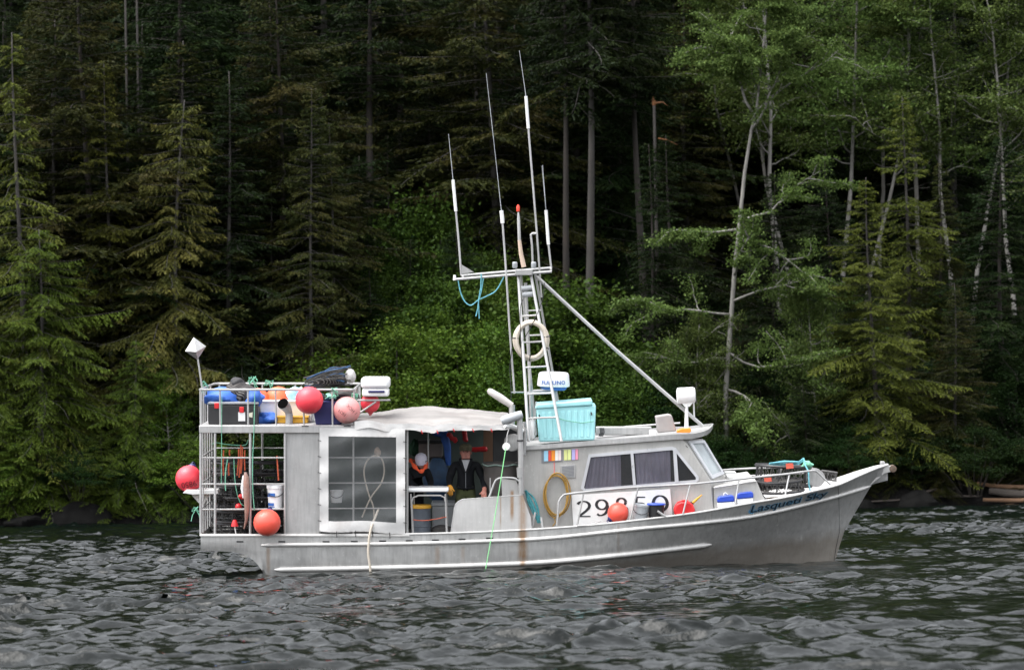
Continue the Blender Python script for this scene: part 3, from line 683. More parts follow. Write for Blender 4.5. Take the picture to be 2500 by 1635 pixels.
M_pink = mat('faded_pink_buoy', (.85, .33, .32), .45, var=.2, scale=3, dirt=(.84, .58, .55), dirt_amt=.9)
M_navy = mat('navy_plastic', (.018, .02, .11), .4, var=.2)
M_blue = mat('blue_tarp', (.035, .14, .55), .5, var=.35, scale=5, bump=.4, bscale=9)
M_blue2 = mat('bright_blue_plastic', (.03, .085, .55), .35, var=.15)
M_teal = mat('teal_rope', (.055, .27, .30), .85, var=.4, scale=25)
M_cyan = mat('pale_blue_rope', (.16, .47, .55), .8, var=.35, scale=25)
M_green = mat('green_rope', (.20, .52, .36), .8, var=.4, scale=25)
M_lime = mat('bright_green_line', (.30, .80, .34), .7, var=.2)
M_hose = mat('yellow_hose', (.42, .24, .045), .5, var=.3, scale=12)
M_beige = mat('beige_hose', (.62, .55, .46), .5, var=.15, scale=8, dirt=(.40, .33, .27))
M_tub = mat('turquoise_plastic', (.36, .70, .73), .45, var=.1, scale=3, dirt=(.40, .72, .74), dirt_amt=.5)
M_ylw2 = mat('yellow_plastic', (.80, .42, .03), .4, var=.2)
M_orange = mat('orange_plastic', (.85, .27, .03), .4, var=.15)
M_rust_rope = mat('orange_rope', (.55, .11, .05), .85, var=.4, scale=20)
M_sock = mat('brown_bait_sock', (.34, .19, .15), .7, var=.4, scale=6, bump=.4, dirt=(.55, .5, .5))
M_grey = mat('grey_plastic', (.22, .23, .25), .5, var=.2)
M_lgrey = mat('pale_grey_plastic', (.42, .44, .46), .45, var=.15)
M_wood = mat('plywood', (.34, .19, .12), .7, var=.3, scale=5, stretch=(1, 1, .3))
M_floor = mat('worn_deck_paint', (.15, .145, .135), .8, var=.4, scale=6, dirt=(.07, .06, .05))
M_curtain = mat('mauve_curtain', (.20, .19, .24), .9, var=.3, scale=9, bump=.5, bscale=14, stretch=(3, 1, .25))
M_ink = mat('black_lettering', (.015, .015, .017), .5, var=.1)
M_bluelet = mat('blue_lettering', (.03, .12, .42), .5, var=.1)
M_skyblue = mat('sky_blue_edge', (.09, .35, .60), .5, var=.1)
M_redp = mat('red_plastic', (.72, .025, .03), .38, var=.15)
M_amber = mat('red_lamp_glass', (.75, .06, .03), .25, var=.1)
M_tan = mat('tan_wrap', (.60, .46, .36), .7, var=.2)
def glass(name, col, alpha, rough=.05, spec=.5):
    m, n, b = new_mat(name); b.inputs['Base Color'].default_value = c4(col); b.inputs['Roughness'].default_value = rough; b.inputs['Specular IOR Level'].default_value = spec
    tr_ = N(n, 'ShaderNodeBsdfTransparent'); mx = N(n, 'ShaderNodeMixShader')
    n.links.new(ramp(n, noise(n, 2.5, 5, objco(n), .6), .3, .7, alpha * .75, min(1, alpha * 1.25)), mx.inputs[0])
    n.links.new(tr_.outputs[0], mx.inputs[1]); n.links.new(b.outputs[0], mx.inputs[2]); n.links.new(mx.outputs[0], n.nodes['Material Output'].inputs[0])
    return m
M_vinyl = glass('clear_vinyl', (.12, .125, .13), .40, .16, .6)
M_glass = glass('cabin_glass', (.02, .022, .024), .16, .03, .9)
M_wind = glass('windscreen_glass', (.42, .47, .49), .75, .1, .8)

# ------------------------------------------------------------------ the boat
boat = empty('fishing_boat'); boat.matrix_world = BM
tag(boat, 'bare aluminium fishing boat with wheelhouse, mast and caged aft deck, lying side-on', 'fishing boat')
YC = 1.6                                           # centreline
def mir(p): return Vector((p.x, 2 * YC - p.y, p.z))
def interp(tab, x):
    for (a, ya), (b_, yb) in zip(tab, tab[1:]):
        if x <= b_: return ya + (yb - ya) * (x - a) / (b_ - a) if b_ > a else yb
    return tab[-1][1]
def smooth_tab(tab, n=90):
    """Catmull-Rom resample of a table -> callable"""
    xs_ = [t[0] for t in tab]; ys_ = [t[1] for t in tab]
    def f(x):
        x = min(max(x, xs_[0]), xs_[-1]); i = max(0, min(len(xs_) - 2, next((k for k in range(len(xs_) - 1) if x <= xs_[k + 1]), len(xs_) - 2)))
        h = xs_[i + 1] - xs_[i]; t = (x - xs_[i]) / h
        m0 = (ys_[i + 1] - ys_[i - 1]) / (xs_[i + 1] - xs_[i - 1]) if i > 0 else (ys_[1] - ys_[0]) / h
        m1 = (ys_[i + 2] - ys_[i]) / (xs_[i + 2] - xs_[i]) if i < len(xs_) - 2 else (ys_[-1] - ys_[-2]) / h
        return (2 * t**3 - 3 * t**2 + 1) * ys_[i] + (t**3 - 2 * t**2 + t) * h * m0 + (-2 * t**3 + 3 * t**2) * ys_[i + 1] + (t**3 - t**2) * h * m1
    return f
gun = smooth_tab([(490, 1305), (760, 1305), (1000, 1303), (1200, 1297), (1400, 1285), (1550, 1270), (1700, 1251), (1836, 1227), (1914, 1214), (1979, 1200), (2047, 1183), (2099, 1160), (2145, 1141), (2168, 1134)])
rail = smooth_tab([(490, 1331), (640, 1330), (1000, 1326), (1200, 1320), (1340, 1313), (1550, 1291), (1700, 1277), (1836, 1260), (1963, 1232), (2047, 1210), (2126, 1186)])
low = smooth_tab([(490, 1391), (670, 1390), (960, 1385), (1200, 1378), (1340, 1371), (1519, 1354), (1735, 1329), (1900, 1312), (2061, 1296)])
wat = smooth_tab([(490, 1425), (660, 1425), (1000, 1422), (1500, 1412), (1800, 1398), (2036, 1376)])
bot = smooth_tab([(490, 1345), (545, 1345), (575, 1348), (600, 1355), (622, 1370), (638, 1390), (650, 1415), (660, 1470), (700, 1600)])
def pw(x, x0, x1, a, b_, k): return a if x <= x0 else a + (b_ - a) * min(1, (x - x0) / (x1 - x0)) ** k
def yg(x): return pw(x, 1500, 2168, 0, YC - .05, 2.3)
def yr(x): return pw(x, 1480, 2126, .0, YC - .04, 2.1)
def yl(x): return pw(x, 1350, 2061, .03, YC - .03, 1.9)
def yw(x): return pw(x, 1200, 2036, .10, YC - .02, 1.6)
END = (2168, 2126, 2061, 2036, 2030)
S = [490, 520, 545, 560, 575, 588, 600, 611, 622, 630, 638, 645, 651, 657, 664, 690, 720] + list(range(760, 1460, 50)) + list(range(1480, 2169, 22)) + [2168]
def hull_pt(lv, s):
    """level 0 gunwale, 1 rub rail, 2 chine, 3 waterline, 4 keel; s = position along the gunwale"""
    k = (s - 490) / (2168 - 490); x = 490 + (END[lv] - 490) * (k if k < 0 else k) if s > 1300 else s
    if s > 1300: x = 1300 + (END[lv] - 1300) * (s - 1300) / (2168 - 1300)
    py = (gun, rail, low, wat, lambda q: 1475)[lv](x); y = (yg, yr, yl, yw, lambda q: pw(q, 1000, 2030, .7, YC, 1.3))[lv](x)
    if x < 720: py = min(py, bot(x))
    return B(x, py, y)
near = [[hull_pt(lv, s) for s in S] for lv in range(5)]
# extra rows between levels, for a smooth plate
rows = []
for lv in range(4):
    for t in ((0, .5) if lv in (0, 1, 2) else (0,)): rows.append([a.lerp(b_, t) for a, b_ in zip(near[lv], near[lv + 1])])
rows.append(near[4])
g = G(); g.grid(rows); g.grid([[mir(p) for p in r_] for r_ in rows[::-1]]); g.grid([[mir(p) for p in rows[-1]], rows[-1]])
g.add([r_[0] for r_ in rows] + [mir(r_[0]) for r_ in rows], [(i, i + 1, len(rows) + i + 1, len(rows) + i) for i in range(len(rows) - 1)])
hull = g.build('hull', M_hull, boat, angle=30)
# deck and bulwark linings
DROP = lambda s: .12 if s < 1300 else .12 + .16 * min(1, (s - 1300) / 500)
dk = [Vector((p.x, .6 * yr(s) + .4 * yl(s) + .05, p.z - DROP(s))) for p, s in zip(near[0], S)]
for p in dk: p.y = min(p.y, YC - .01)
ins = [Vector((p.x, min(p.y + .03, YC - .012), p.z)) for p in near[0]]
g = G(); g.strip(dk, [mir(p) for p in dk]); g.build('deck', M_floor, boat)
g = G(); g.strip(ins, dk); g.strip([mir(p) for p in dk], [mir(p) for p in ins]); g.build('bulwark_lining', M_plate, boat)
for k, (pl, r_) in enumerate(((near[0], .02), ([mir(p) for p in near[0]], .02))):
    G().tube(pl, r_, 8).build('gunwale_cap', M_rub, boat)
def along_hull(f, yf, x0, x1, r_, off, name, m_, n=60):
    xs_ = [x0 + (x1 - x0) * i / n for i in range(n + 1)]
    pts = [B(x, f(x), yf(x) - off) for x in xs_]; rs = [r_ * min(1, .25 + 1.2 * i, .25 + 1.2 * (n - i)) for i in range(n + 1)]
    G().tube(pts, rs, 10).build(name, m_, boat); G().tube([mir(p) for p in pts], rs, 8).build(name, m_, boat)
along_hull(rail, yr, 637, 2126, .036, .01, 'rub_rail', M_rub, 90)
along_hull(low, yl, 670, 1737, .045, .012, 'chine_rail', M_rub, 60)
# plate seam near the stem and the lower chine crease
G().tube([B(x, y_, yy - .004) for x, y_, yy in ((2046, 1186, yg(2046)), (2048, 1212, yr(2048)), (2049, 1260, 1.33), (2049, 1300, 1.50), (2041, 1338, 1.545), (2036, 1374, 1.565))], .004, 5).build('plate_seam', M_rubber, boat)
for x in (586, 688, 796, 865, 934, 999, 1063, 1128, 1195):
    g = G(); c = B(x, 1321.5 if x < 800 else rail(x) - 7, -.002); g.box((c.x - .06, c.y - .004, c.z - .013), (c.x + .06, c.y + .02, c.z + .013)); g.build('scupper', M_black, boat)
for px in (760, 1005, 1252, 1505, 1735, 1900):
    if px in (1252,): continue
    G().tube([B(px, gun(px) + 3, yg(px) - .001), B(px, rail(px), yr(px) - .001)] + [B(px - (2 if px > 1500 else 0), low(px), yl(px) - .001)], .0035, 5).build('weld_seam', M_rub, boat)
# stem head with roller
g = G(); pf = [B(x, y_, YC - .07) for x, y_ in ((2118, 1160), (2150, 1136), (2150, 1126), (2160, 1126), (2161, 1136), (2176, 1137), (2180, 1150), (2160, 1156), (2124, 1186), (2116, 1186))]
g.prism(pf, (0, .14, 0)); g.build('stem_head', M_hull, boat, bevel=.008)
c = B(2179, 1143, YC); G().lathe(c + Vector((0, -.09, 0)), ((.03, 0), (.065, .01), (.05, .09), (.065, .17), (.03, .18)), 14, (0, 1, 0)).build('bow_roller', mat('worn_roller', (.16, .115, .085), .85, var=.6, scale=15), boat)

# ---- wheelhouse
YS = .42                                           # side wall
WF = .95                                           # where the front corner facet ends
side = [B(x, y_, YS) for x, y_ in ((1276, 1300), (1276, 1096), (1440, 1086), (1600, 1076), (1666, 1071), (1735, 1175), (1742, 1262))]
FL = [B(x, y_, YS) for x, y_ in ((1666, 1071), (1735, 1175), (1742, 1262))]
FM = [B(x, y_, WF) for x, y_ in ((1716, 1071), (1768, 1160), (1775, 1250))]
g = G(); n_ = len(side); g.add(side, [tuple(range(n_))]); g.add([mir(p) for p in side], [tuple(range(n_ - 1, -1, -1))])
for i in range(2):
    a0, a1, b0_, b1_ = FL[i], FL[i + 1], FM[i], FM[i + 1]
    g.add([a0, b0_, b1_, a1], [(0, 1, 2, 3)]); g.add([mir(q) for q in (a0, b0_, b1_, a1)], [(3, 2, 1, 0)])
    g.add([b0_, mir(b0_), mir(b1_), b1_], [(0, 1, 2, 3)])
g.add([side[0], side[1], mir(side[1]), mir(side[0])], [(0, 1, 2, 3)])
cabin = g.build('wheelhouse', M_cabin, boat, angle=20)
# roof with visor
def roof_pt(x, top, y): return B(x, (1089 if top else 1099) + ((-30) if top else (-27)) * (x - 1276) / (1656 - 1276), y)
nr = [roof_pt(x, True, YS - .06) for x in (1276, 1400, 1520, 1656)]; nb_ = [roof_pt(x, False, YS - .06) for x in (1276, 1400, 1520, 1656)]
vis = [(1690, YS - .0), (1715, YS + .14), (1730, YS + .36), (1738, YS + .7), (1742, YC)]
def visz(p, px): return Vector((B(px, 1056, p.y).x, p.y, p.z))
zt0, zb0 = nr[-1].z, nb_[-1].z
vt = [Vector((B(px, 1056, y_).x, y_, zt0 + .03 * i)) for i, (px, y_) in enumerate(vis)]
vb = [Vector((p.x - .02, p.y, zb0 + .03 * i)) for i, p in enumerate(vt)]
top_e, bot_e = nr + vt, nb_ + vb; tm_, bm_ = [mir(p) for p in top_e], [mir(p) for p in bot_e]
g = G(); g.strip(bot_e, top_e); g.strip(tm_, bm_)
def inset(p): return Vector((p.x - .03 if p.x > nr[-1].x else p.x, p.y + .035 * (1 if p.y < YC else -1), p.z))
it = [Vector((inset(p).x, min(inset(p).y, YC), p.z)) for p in top_e]; im = [mir(p) for p in it]
pan = [p - Vector((0, 0, .05)) for p in it]; panm = [mir(p) for p in pan]
g.strip(top_e, it); g.strip(im, tm_); g.strip(it, pan); g.strip(panm, im); g.strip(pan, panm); g.strip(bm_, bot_e)
g.add([top_e[0], bot_e[0], bm_[0], tm_[0]], [(0, 1, 2, 3)])
g.build('roof', M_plate, boat, angle=25)
# side window: frame, panes, mullions, curtains
wf = [(1437, 1109), (1641, 1090), (1650, 1093), (1706, 1163), (1706, 1172), (1700, 1177), (1427, 1199), (1418, 1192)]
wi = [(1442, 1116), (1640, 1098), (1647, 1100), (1699, 1165), (1699, 1170), (1697, 1171), (1429, 1193), (1426, 1190)]
def win(parent, outer, inner, y, th, name='window'):
    o_ = [B(x, q, y) for x, q in outer]; i_ = [B(x, q, y) for x, q in inner]; n = len(o_); d = Vector((0, th, 0)); g = G()
    vs = o_ + i_ + [p + d for p in o_] + [p + d for p in i_]
    for i in range(n):
        j = (i + 1) % n; g_ = [(i, j, n + j, n + i), (2 * n + i, 3 * n + i, 3 * n + j, 2 * n + j), (i, 2 * n + i, 2 * n + j, j), (n + i, n + j, 3 * n + j, 3 * n + i)]
        g.add([vs[k] for q in g_ for k in q], [(0, 1, 2, 3), (4, 5, 6, 7), (8, 9, 10, 11), (12, 13, 14, 15)])
    return g
M_frame = alu('window_frame_alloy', (.66, .67, .70), .3, .35, .1)
wp = win(boat, wf, wi, YS - .035, .045).build('window', M_frame, boat, smooth=False)
def quad(pts, y, th=.008):
    p = [B(x, q, y) for x, q in pts]; g = G(); g.prism(p, (0, th, 0)); return g
# flat black sheet behind the glass: the unlit cabin's shade as colour
quad(wi, YS - .006, .004).build('interior_shade', M_black, wp, smooth=False)
for pts in (((1441, 1115), (1541, 1105), (1546, 1188), (1425, 1194)), ((1546, 1104), (1640, 1098), (1647, 1179), (1552, 1187)), ((1653, 1103), (1701, 1172), (1657, 1177))):
    quad(pts, YS - .028, .004).build('pane', M_glass, wp, smooth=False)
quad(((1539, 1103), (1546, 1103), (1553, 1188), (1546, 1189)), YS - .04, .03).build('mullion', M_frame, wp, smooth=False)
quad(((1643, 1095), (1651, 1094), (1657, 1178), (1648, 1179)), YS - .042, .034).build('mullion', M_frame, wp, smooth=False)
def curtain(x0, x1, yt, yb):
    cols = 40; rows_ = []
    for j in range(2):
        rows_.append([B(x0[j] + (x1[j] - x0[j]) * i / cols, (yt[0] + (yt[1] - yt[0]) * i / cols) if j == 0 else (yb[0] + (yb[1] - yb[0]) * i / cols), YS - .014 + .004 * math.sin(i * 1.3 + .3 * math.sin(i))) for i in range(cols + 1)])
    g = G(); g.grid(rows_); g.build('curtain', M_curtain, wp)
curtain((1439, 1427), (1515, 1517), (1115, 1108), (1193, 1189)); curtain((1550, 1555), (1636, 1638), (1104, 1099), (1186, 1180))
# windscreen corner panes and front panes
def facet(u, v): # on the near corner facet: u 0..1 from side to front, v 0..1 top to sill
    return FL[0].lerp(FL[1], v).lerp(FM[0].lerp(FM[1], v), u)
nf = (FM[0] - FL[0]).cross(FL[1] - FL[0]).normalized(); nf = nf if nf.y < 0 else -nf
def facet_poly(us, off): return [facet(u, v) + nf * off for u, v in us]
for m_ in (False, True):
    fo = facet_poly(((.14, .06), (.95, .06), (.97, .97), (.1, .97)), .022); fi = facet_poly(((.26, .13), (.84, .13), (.86, .89), (.22, .89)), .022)
    if m_: fo = [mir(p) for p in fo]; fi = [mir(p) for p in fi]
    g = G(); g.add(fo + fi, [(i, (i + 1) % 4, 4 + (i + 1) % 4, 4 + i) for i in range(4)]); o = g.build('windscreen', M_frame, boat, smooth=False, solid=.03)
    g = G(); g.add([p - nf * (.012 if not m_ else 0) for p in fi], [(0, 1, 2, 3)]); g.build('pane', M_wind, o, smooth=False)
for (a, b_) in ((.06, .48), (.52, .94)):
    q = [FM[0].lerp(FM[1], v).lerp(mir(FM[0].lerp(FM[1], v)), u) + Vector((.012, 0, .008)) for u, v in ((a, .1), (b_, .1), (b_, .93), (a, .93))]
    G().add(q, [(0, 1, 2, 3)]).build('windscreen', M_wind, boat, smooth=False, solid=.012)
G().tube([B(1674, 1087, YS - .06), B(1680, 1093, YS + .02), B(1704, 1120, YS + .14)], .006, 5).build('wiper', M_black, boat)
# vent grille
q = [B(x, y_, YS - .02) for x, y_ in ((1368, 1136), (1405, 1133), (1405, 1166), (1368, 1168))]; vg = G().prism(q, (0, .018, 0)).build('vent_grille', M_plate, boat, bevel=.004)
for i in range(8):
    y_ = 1139 + i * 3.5; G().prism([B(x, yy, YS - .028) for x, yy in ((1372, y_), (1401, y_ - 2.2), (1401, y_ - .6), (1372, y_ + 1.6))], (0, .012, 0)).build('slat', M_grey, vg, smooth=False)
# licence tabs
q = [B(x, y_, YS - .012) for x, y_ in ((1322, 1099), (1373, 1096), (1373, 1126), (1322, 1130))]; tb = G().prism(q, (0, .01, 0)).build('tab_board', M_grey, boat)
TABS = ((1328, 1338, (.35, .66, .85)), (1339, 1346, (.75, .08, .05)), (1346.5, 1355, (.85, .30, .03)), (1355.5, 1362.5, (.8, .78, .76)), (1363, 1370, (.82, .68, .66)), (1377, 1385, (.72, .76, .30)), (1386, 1394, (.74, .80, .32)), (1396, 1404, (.45, .42, .75)), (1405, 1411, (.82, .30, .42)))
for i, (x0, x1, c) in enumerate(TABS):
    y0 = 1100 - .05 * (x0 - 1328); tmat = mat('tab_colour', c, .6, var=.08)
    o = G().prism([B(x, y_, YS - .02) for x, y_ in ((x0, y0), (x1, y0 - .3), (x1, y0 + 25), (x0, y0 + 25.5))], (0, .006, 0)).build('licence_tab', tmat, tb, smooth=False)
# lettering helper
def text_mesh(txt, shear=0.0, space=1.0, offset=0.0):
    cu = bpy.data.curves.new('lettering', 'FONT'); cu.body = txt; cu.shear = shear; cu.space_character = space; cu.offset = offset; cu.resolution_u = 4
    o = bpy.data.objects.new('lettering', cu); COL.objects.link(o); bpy.context.view_layer.update()
    me = o.to_mesh(); vs = [v.co.copy() for v in me.vertices]; fs = [tuple(p.vertices) for p in me.polygons]; o.to_mesh_clear()
    bpy.data.objects.remove(o); bpy.data.curves.remove(cu)
    return vs, fs
def letters(name, txt, fn, m_, parent, base=None, ref=None, **kw):
    vs, fs = text_mesh(txt, **kw); rv = text_mesh(ref or txt, **{**kw, 'offset': 0.0})[0]
    x0, x1 = min(v.x for v in rv), max(v.x for v in rv); y0, y1 = min(v.y for v in rv), max(v.y for v in rv)
    g = G(); g.add([fn((v.x - x0) / (x1 - x0), (v.y - y0) / (y1 - y0)) for v in vs], fs); return g.build(name, m_, parent, base, smooth=False)
# number board
nbq = ((1395, 1208), (1636, 1193), (1642, 1259), (1400, 1286))
nbo = G().prism([B(x, y_, YS - .03) for x, y_ in nbq], (0, .018, 0)).build('number_board', M_white, boat, smooth=False)
def stroke(pl, ws):
    """flat brush stroke with changing width, in the unit cell of a digit"""
    L, Rr = [], []
    for i, p in enumerate(pl):
        a, b_ = pl[max(i - 1, 0)], pl[min(i + 1, len(pl) - 1)]; tx, ty = b_[0] - a[0], b_[1] - a[1]; l_ = math.hypot(tx, ty) or 1
        L.append((p[0] - ty / l_ * ws[i] / 2, p[1] + tx / l_ * ws[i] / 2)); Rr.append((p[0] + ty / l_ * ws[i] / 2, p[1] - tx / l_ * ws[i] / 2))
    return L, Rr
def arc(cx, cy, rx, ry, a0, a1, n=18): return [(cx + rx * math.cos(R(a0 + (a1 - a0) * i / n)), cy + ry * math.sin(R(a0 + (a1 - a0) * i / n))) for i in range(n + 1)]
def cw(pl, thin=.075, thick=.17):   # thick on upright runs, thin on level ones
    o_ = []
    for i in range(len(pl)):
        a, b_ = pl[max(i - 1, 0)], pl[min(i + 1, len(pl) - 1)]; l_ = math.hypot(b_[0] - a[0], b_[1] - a[1]) or 1; o_.append(thin + (thick - thin) * abs(b_[1] - a[1]) / l_)
    return o_
DIG = {'2': [arc(.38, .72, .32, .25, 165, -10) + [(.66, .56), (.50, .38), (.28, .2), (.1, .07)], [(.06, .055), (.45, .055), (.74, .055)]],
       '9': [arc(.38, .68, .30, .28, 0, 360, 30), arc(.30, .52, .40, .47, 15, -75, 16)[0:] + [(.34, .04), (.2, .05), (.1, .13)]],
       '8': [arc(.38, .74, .25, .22, 0, 360, 26), arc(.38, .27, .32, .24, 0, 360, 28)],
       '5': [[(.16, .95), (.42, .95), (.68, .95)], [(.16, .97), (.14, .75), (.12, .52)], arc(.36, .32, .33, .28, 140, -150, 24)],
       '0': [arc(.40, .5, .36, .46, 0, 360, 34)]}
def board_pt(u, v):
    a, b_, c, d = [B(x, y_, YS - .036) for x, y_ in nbq]; return d.lerp(a, v).lerp(c.lerp(b_, v), u)
for ch, x0, x1, yt, yb in (('2', 1408, 1442, 1222, 1262), ('9', 1453, 1486, 1218, 1259), ('8', 1502, 1533, 1214, 1255), ('5', 1548, 1579, 1211, 1251), ('0', 1593, 1629, 1208, 1248)):
    g = G()
    for k, pl in enumerate(DIG[ch]):
        L, Rr = stroke(pl, cw(pl)); mp = lambda q: B(x0 + (x1 - x0) * q[0] / .76 + 1.5 * (.5 - q[1]), yb + (yt - yb) * q[1], YS - .034 - .0007 * k); g.strip([mp(q) for q in L], [mp(q) for q in Rr])
    g.build('digit', M_ink, nbo, smooth=False)
# boat name on the bow flare
def name_pt(off):
    def f(u, v):
        x = 1832 + u * 189; yt = gun(x) + 5; yb = rail(x) - 4; py = yb + (yt - yb) * (v * .95); t = (py - gun(x)) / (rail(x) - gun(x)); return B(x, py, yg(x) + (yr(x) - yg(x)) * t - off)
    return f
nm = letters('name_lettering', 'Lasqueti Sky', name_pt(.030), M_skyblue, boat, shear=.25, offset=.035)
letters('name_face', 'Lasqueti Sky', name_pt(.036), M_ink, nm, shear=.25, offset=.012)['kind'] = 'stuff'
# a flourish under the capital
G().tube([name_pt(.014)(u, v) for u, v in ((-.01, .55), (-.02, .3), (.02, .12), (.06, .3), (.07, .5))], .008, 5).build('flourish', M_skyblue, nm)

# ---- raised trunk forward of the wheelhouse
tk = [B(x, y_, YS + .03) for x, y_ in ((1744, 1262), (1742, 1187), (1846, 1171), (1872, 1232))]
tkf = [B(x, y_, YS + .03) for x, y_ in ((1742, 1187), (1846, 1171))]
g = G(); g.prism(tk, (0, 2 * (YC - YS - .03), 0)); g.build('foredeck_trunk', M_cabin, boat, smooth=False, bevel=.015)
G().tube([B(1742, 1190, YS + .0), B(1846, 1174, YS + .0)], .012, 6).build('trunk_edge', M_rail, boat)
c = B(1865, 1193, .9); G().lathe(c + Vector((-.28, 0, .0)), ((.12, 0), (.13, .02), (.13, .5), (.1, .52)), 18, (.7, -.05, -.75)).build('vent_pipe', M_plate, boat)
G().box(B(1775, 1168, 1.2), B(1775, 1168, 1.2) + Vector((.42, .5, .05))).build('hatch_board', M_white, boat, bevel=.01)
G().box(B(1770, 1160, 1.9), B(1770, 1160, 1.9) + Vector((.2, .3, .06))).build('hatch_board', M_white, boat, bevel=.01)
c = B(1990, 1165, 1.6); G().lathe(c + Vector((0, -.2, 0)), ((.05, 0), (.16, .0), (.16, .03), (.07, .04), (.07, .36), (.16, .37), (.16, .4), (.05, .4)), 20, (0, 1, 0)).build('anchor_winch', M_plate, boat)
# bow rails
def rail_run(pts, far): return [B(x, y_, yy) if not far else mir(B(x, y_, yy)) for x, y_, yy in pts]
BR = [(1360, 1283, .04), (1363, 1240, .04), (1365, 1223, .04), (1374, 1210, .04), (1388, 1205, .04), (1470, 1196, .04), (1550, 1189, .05), (1685, 1181, .12), (1760, 1174, .24), (1840, 1165, .42), (1910, 1158, .65), (1979, 1149, .92), (1994, 1151, .98), (2010, 1166, 1.0), (2028, 1183, 1.02)]
ST = [((1425, 1203, .04), (1409, 1283, .03)), ((1558, 1190, .05), (1537, 1271, .03)), ((1685, 1182, .12), (1667, 1255, .06)), ((1804, 1170, .33), (1794, 1234, .25)), ((1927, 1157, .72), (1916, 1213, .60))]
for far in (False, True):
    G().tube(cr(rail_run(BR if not far else BR[7:], far), 4), .019, 8).build('bow_rail', M_rail, boat)
    for a, b_ in (ST if not far else ST[3:]): G().tube(rail_run((a, b_), far), .015, 8).build('stanchion', M_rail, boat)
    if far: G().tube(rail_run([(x, y_ + 18, yy) for x, y_, yy in BR[7:12]], far), .014, 6).build('bow_rail', M_rail, boat)
# ---- aft cage and upper rack
CF = 2.9                                           # far side of the cage
def up(px, y0, y1, y, r_, nm='post', m_=None, px1=None): G().tube([B(px, y0, y), B(px if px1 is None else px1, y1, y)], r_, 8).build(nm, m_ or M_rail, boat)
zdk = B(600, 1305, .03).z; ztop = B(600, 1050, .03).z
for px in (490, 525, 611, 696): up(px, 1056, 1306, .03, .023)
for py in (1117, 1181, 1243): G().tube([B(489, py, .03), B(697, py - (1 if py > 1200 else 0), .03)], .015, 7).build('cage_bar', M_rail, boat)
xa = B(490, 1200, .03).x
for y_ in (.5, .95, 1.4, 1.85, 2.3): G().tube([(xa, y_, zdk), (xa, y_, ztop)], .015, 7).build('cage_bar', M_rail, boat)
for z_ in (B(490, 1117, .03).z, B(490, 1181, .03).z, B(490, 1243, .03).z): G().tube([(xa, .03, z_), (xa, CF, z_)], .012, 6).build('cage_bar', M_rail, boat)
for px in (490, 611, 696, 863, 995):
    x_ = B(px, 1200, .03).x; G().tube([(x_, CF, zdk), (x_, CF, ztop)], .02, 7).build('post', M_rail, boat)
for z_ in (B(490, 1117, .03).z, B(490, 1181, .03).z): G().tube([(xa, CF, z_), (B(996, 1200, .03).x, CF, z_)], .013, 6).build('cage_bar', M_rail, boat)
# gunwale flat under the cage
a, b_ = B(488, 1308, 0), B(1000, 1303, 0); G().box((a.x, -.03, a.z - .005), (b_.x, .10, a.z + .022)).build('cap_plate', M_rub, boat, bevel=.006)
# upper platform
z1, z0 = B(600, 1038, 0).z, B(600, 1057, 0).z; x0, x1 = B(486, 1045, 0).x, B(868, 1045, 0).x
G().box((x0, 0, z0), (x1, 2.75, z1)).build('upper_platform', M_plate, boat, bevel=.012)
for px in (745, 848): c = B(px, 1040, -.003); G().box((c.x - .06, -.006, c.z - .009), (c.x + .06, .01, c.z + .009)).build('slot', M_black, boat)
# rack rails
zr = B(600, 951, .04).z; xl, xr = B(487, 951, .04).x, B(861, 951, .04).x; YF = 2.68
loop = [(xl + .05, .04, zr), (xr - .02, .04, zr), (xr + .02, .1, zr), (xr + .02, YF - .08, zr), (xr - .04, YF, zr), (xl + .12, YF, zr), (xl + .03, YF - .12, zr), (xl, .12, zr)]
G().tube(loop, .021, 8, closed=True).build('rack_rail', M_rail, boat)
for px in (489, 537, 605, 673, 741, 811): up(px, 951, 1038, .04, .016, px1=px + 1)
for x_ in (xl + .9, xl + 1.5, xr - .9, xl + .12): G().tube([(x_, YF, zr), (x_, YF, z1)], .016, 7).build('post', M_rail, boat)
for y_ in (.35, .7, 1.05, 1.5, 2.1): G().tube([(xl + .01, y_, zr), (xl + .01, y_, z1)], .013, 6).build('post', M_rail, boat)
for y_ in (.12, .8, 1.7, 2.4): G().tube([(xr + .02, y_, zr), (xr + .02, y_, z1)], .016, 7).build('post', M_rail, boat)
# radar reflector on its pole
G().tube([B(494, 950, .1), B(491, 930, .1), B(483, 876, .1)], .016, 8).build('reflector_pole', M_rail, boat)
tp, bo, lf, rt = B(473, 823, .1), B(482, 878, .1), B(452, 857, .02), B(503, 845, .14); cc = (lf + rt) / 2; fr = cc + Vector((.03, -.2, -.05)); bk = cc + Vector((-.02, .2, .05))
g = G(); g.add([tp, bo, lf, rt, fr, bk], [(0, 2, 4), (0, 4, 3), (0, 3, 5), (0, 5, 2), (1, 4, 2), (1, 3, 4), (1, 5, 3), (1, 2, 5)]); g.build('radar_reflector', M_plate, boat, smooth=False)
# solid side panel
G().prism([B(x, y_, .05) for x, y_ in ((697, 1056), (780, 1056), (780, 1303), (697, 1303))], (0, .03, 0)).build('side_panel', M_plate, boat, smooth=False, bevel=.006)
# posts and bars behind the clear curtain
up(863, 1056, 1303, .12, .018); up(994, 1046, 1303, .06, .024); up(782, 1056, 1303, .1, .016)
for py in (1117, 1179, 1241): G().tube([B(782, py, .12), B(992, py - 1, .12)], .014, 7).build('cage_bar', M_rail, boat)
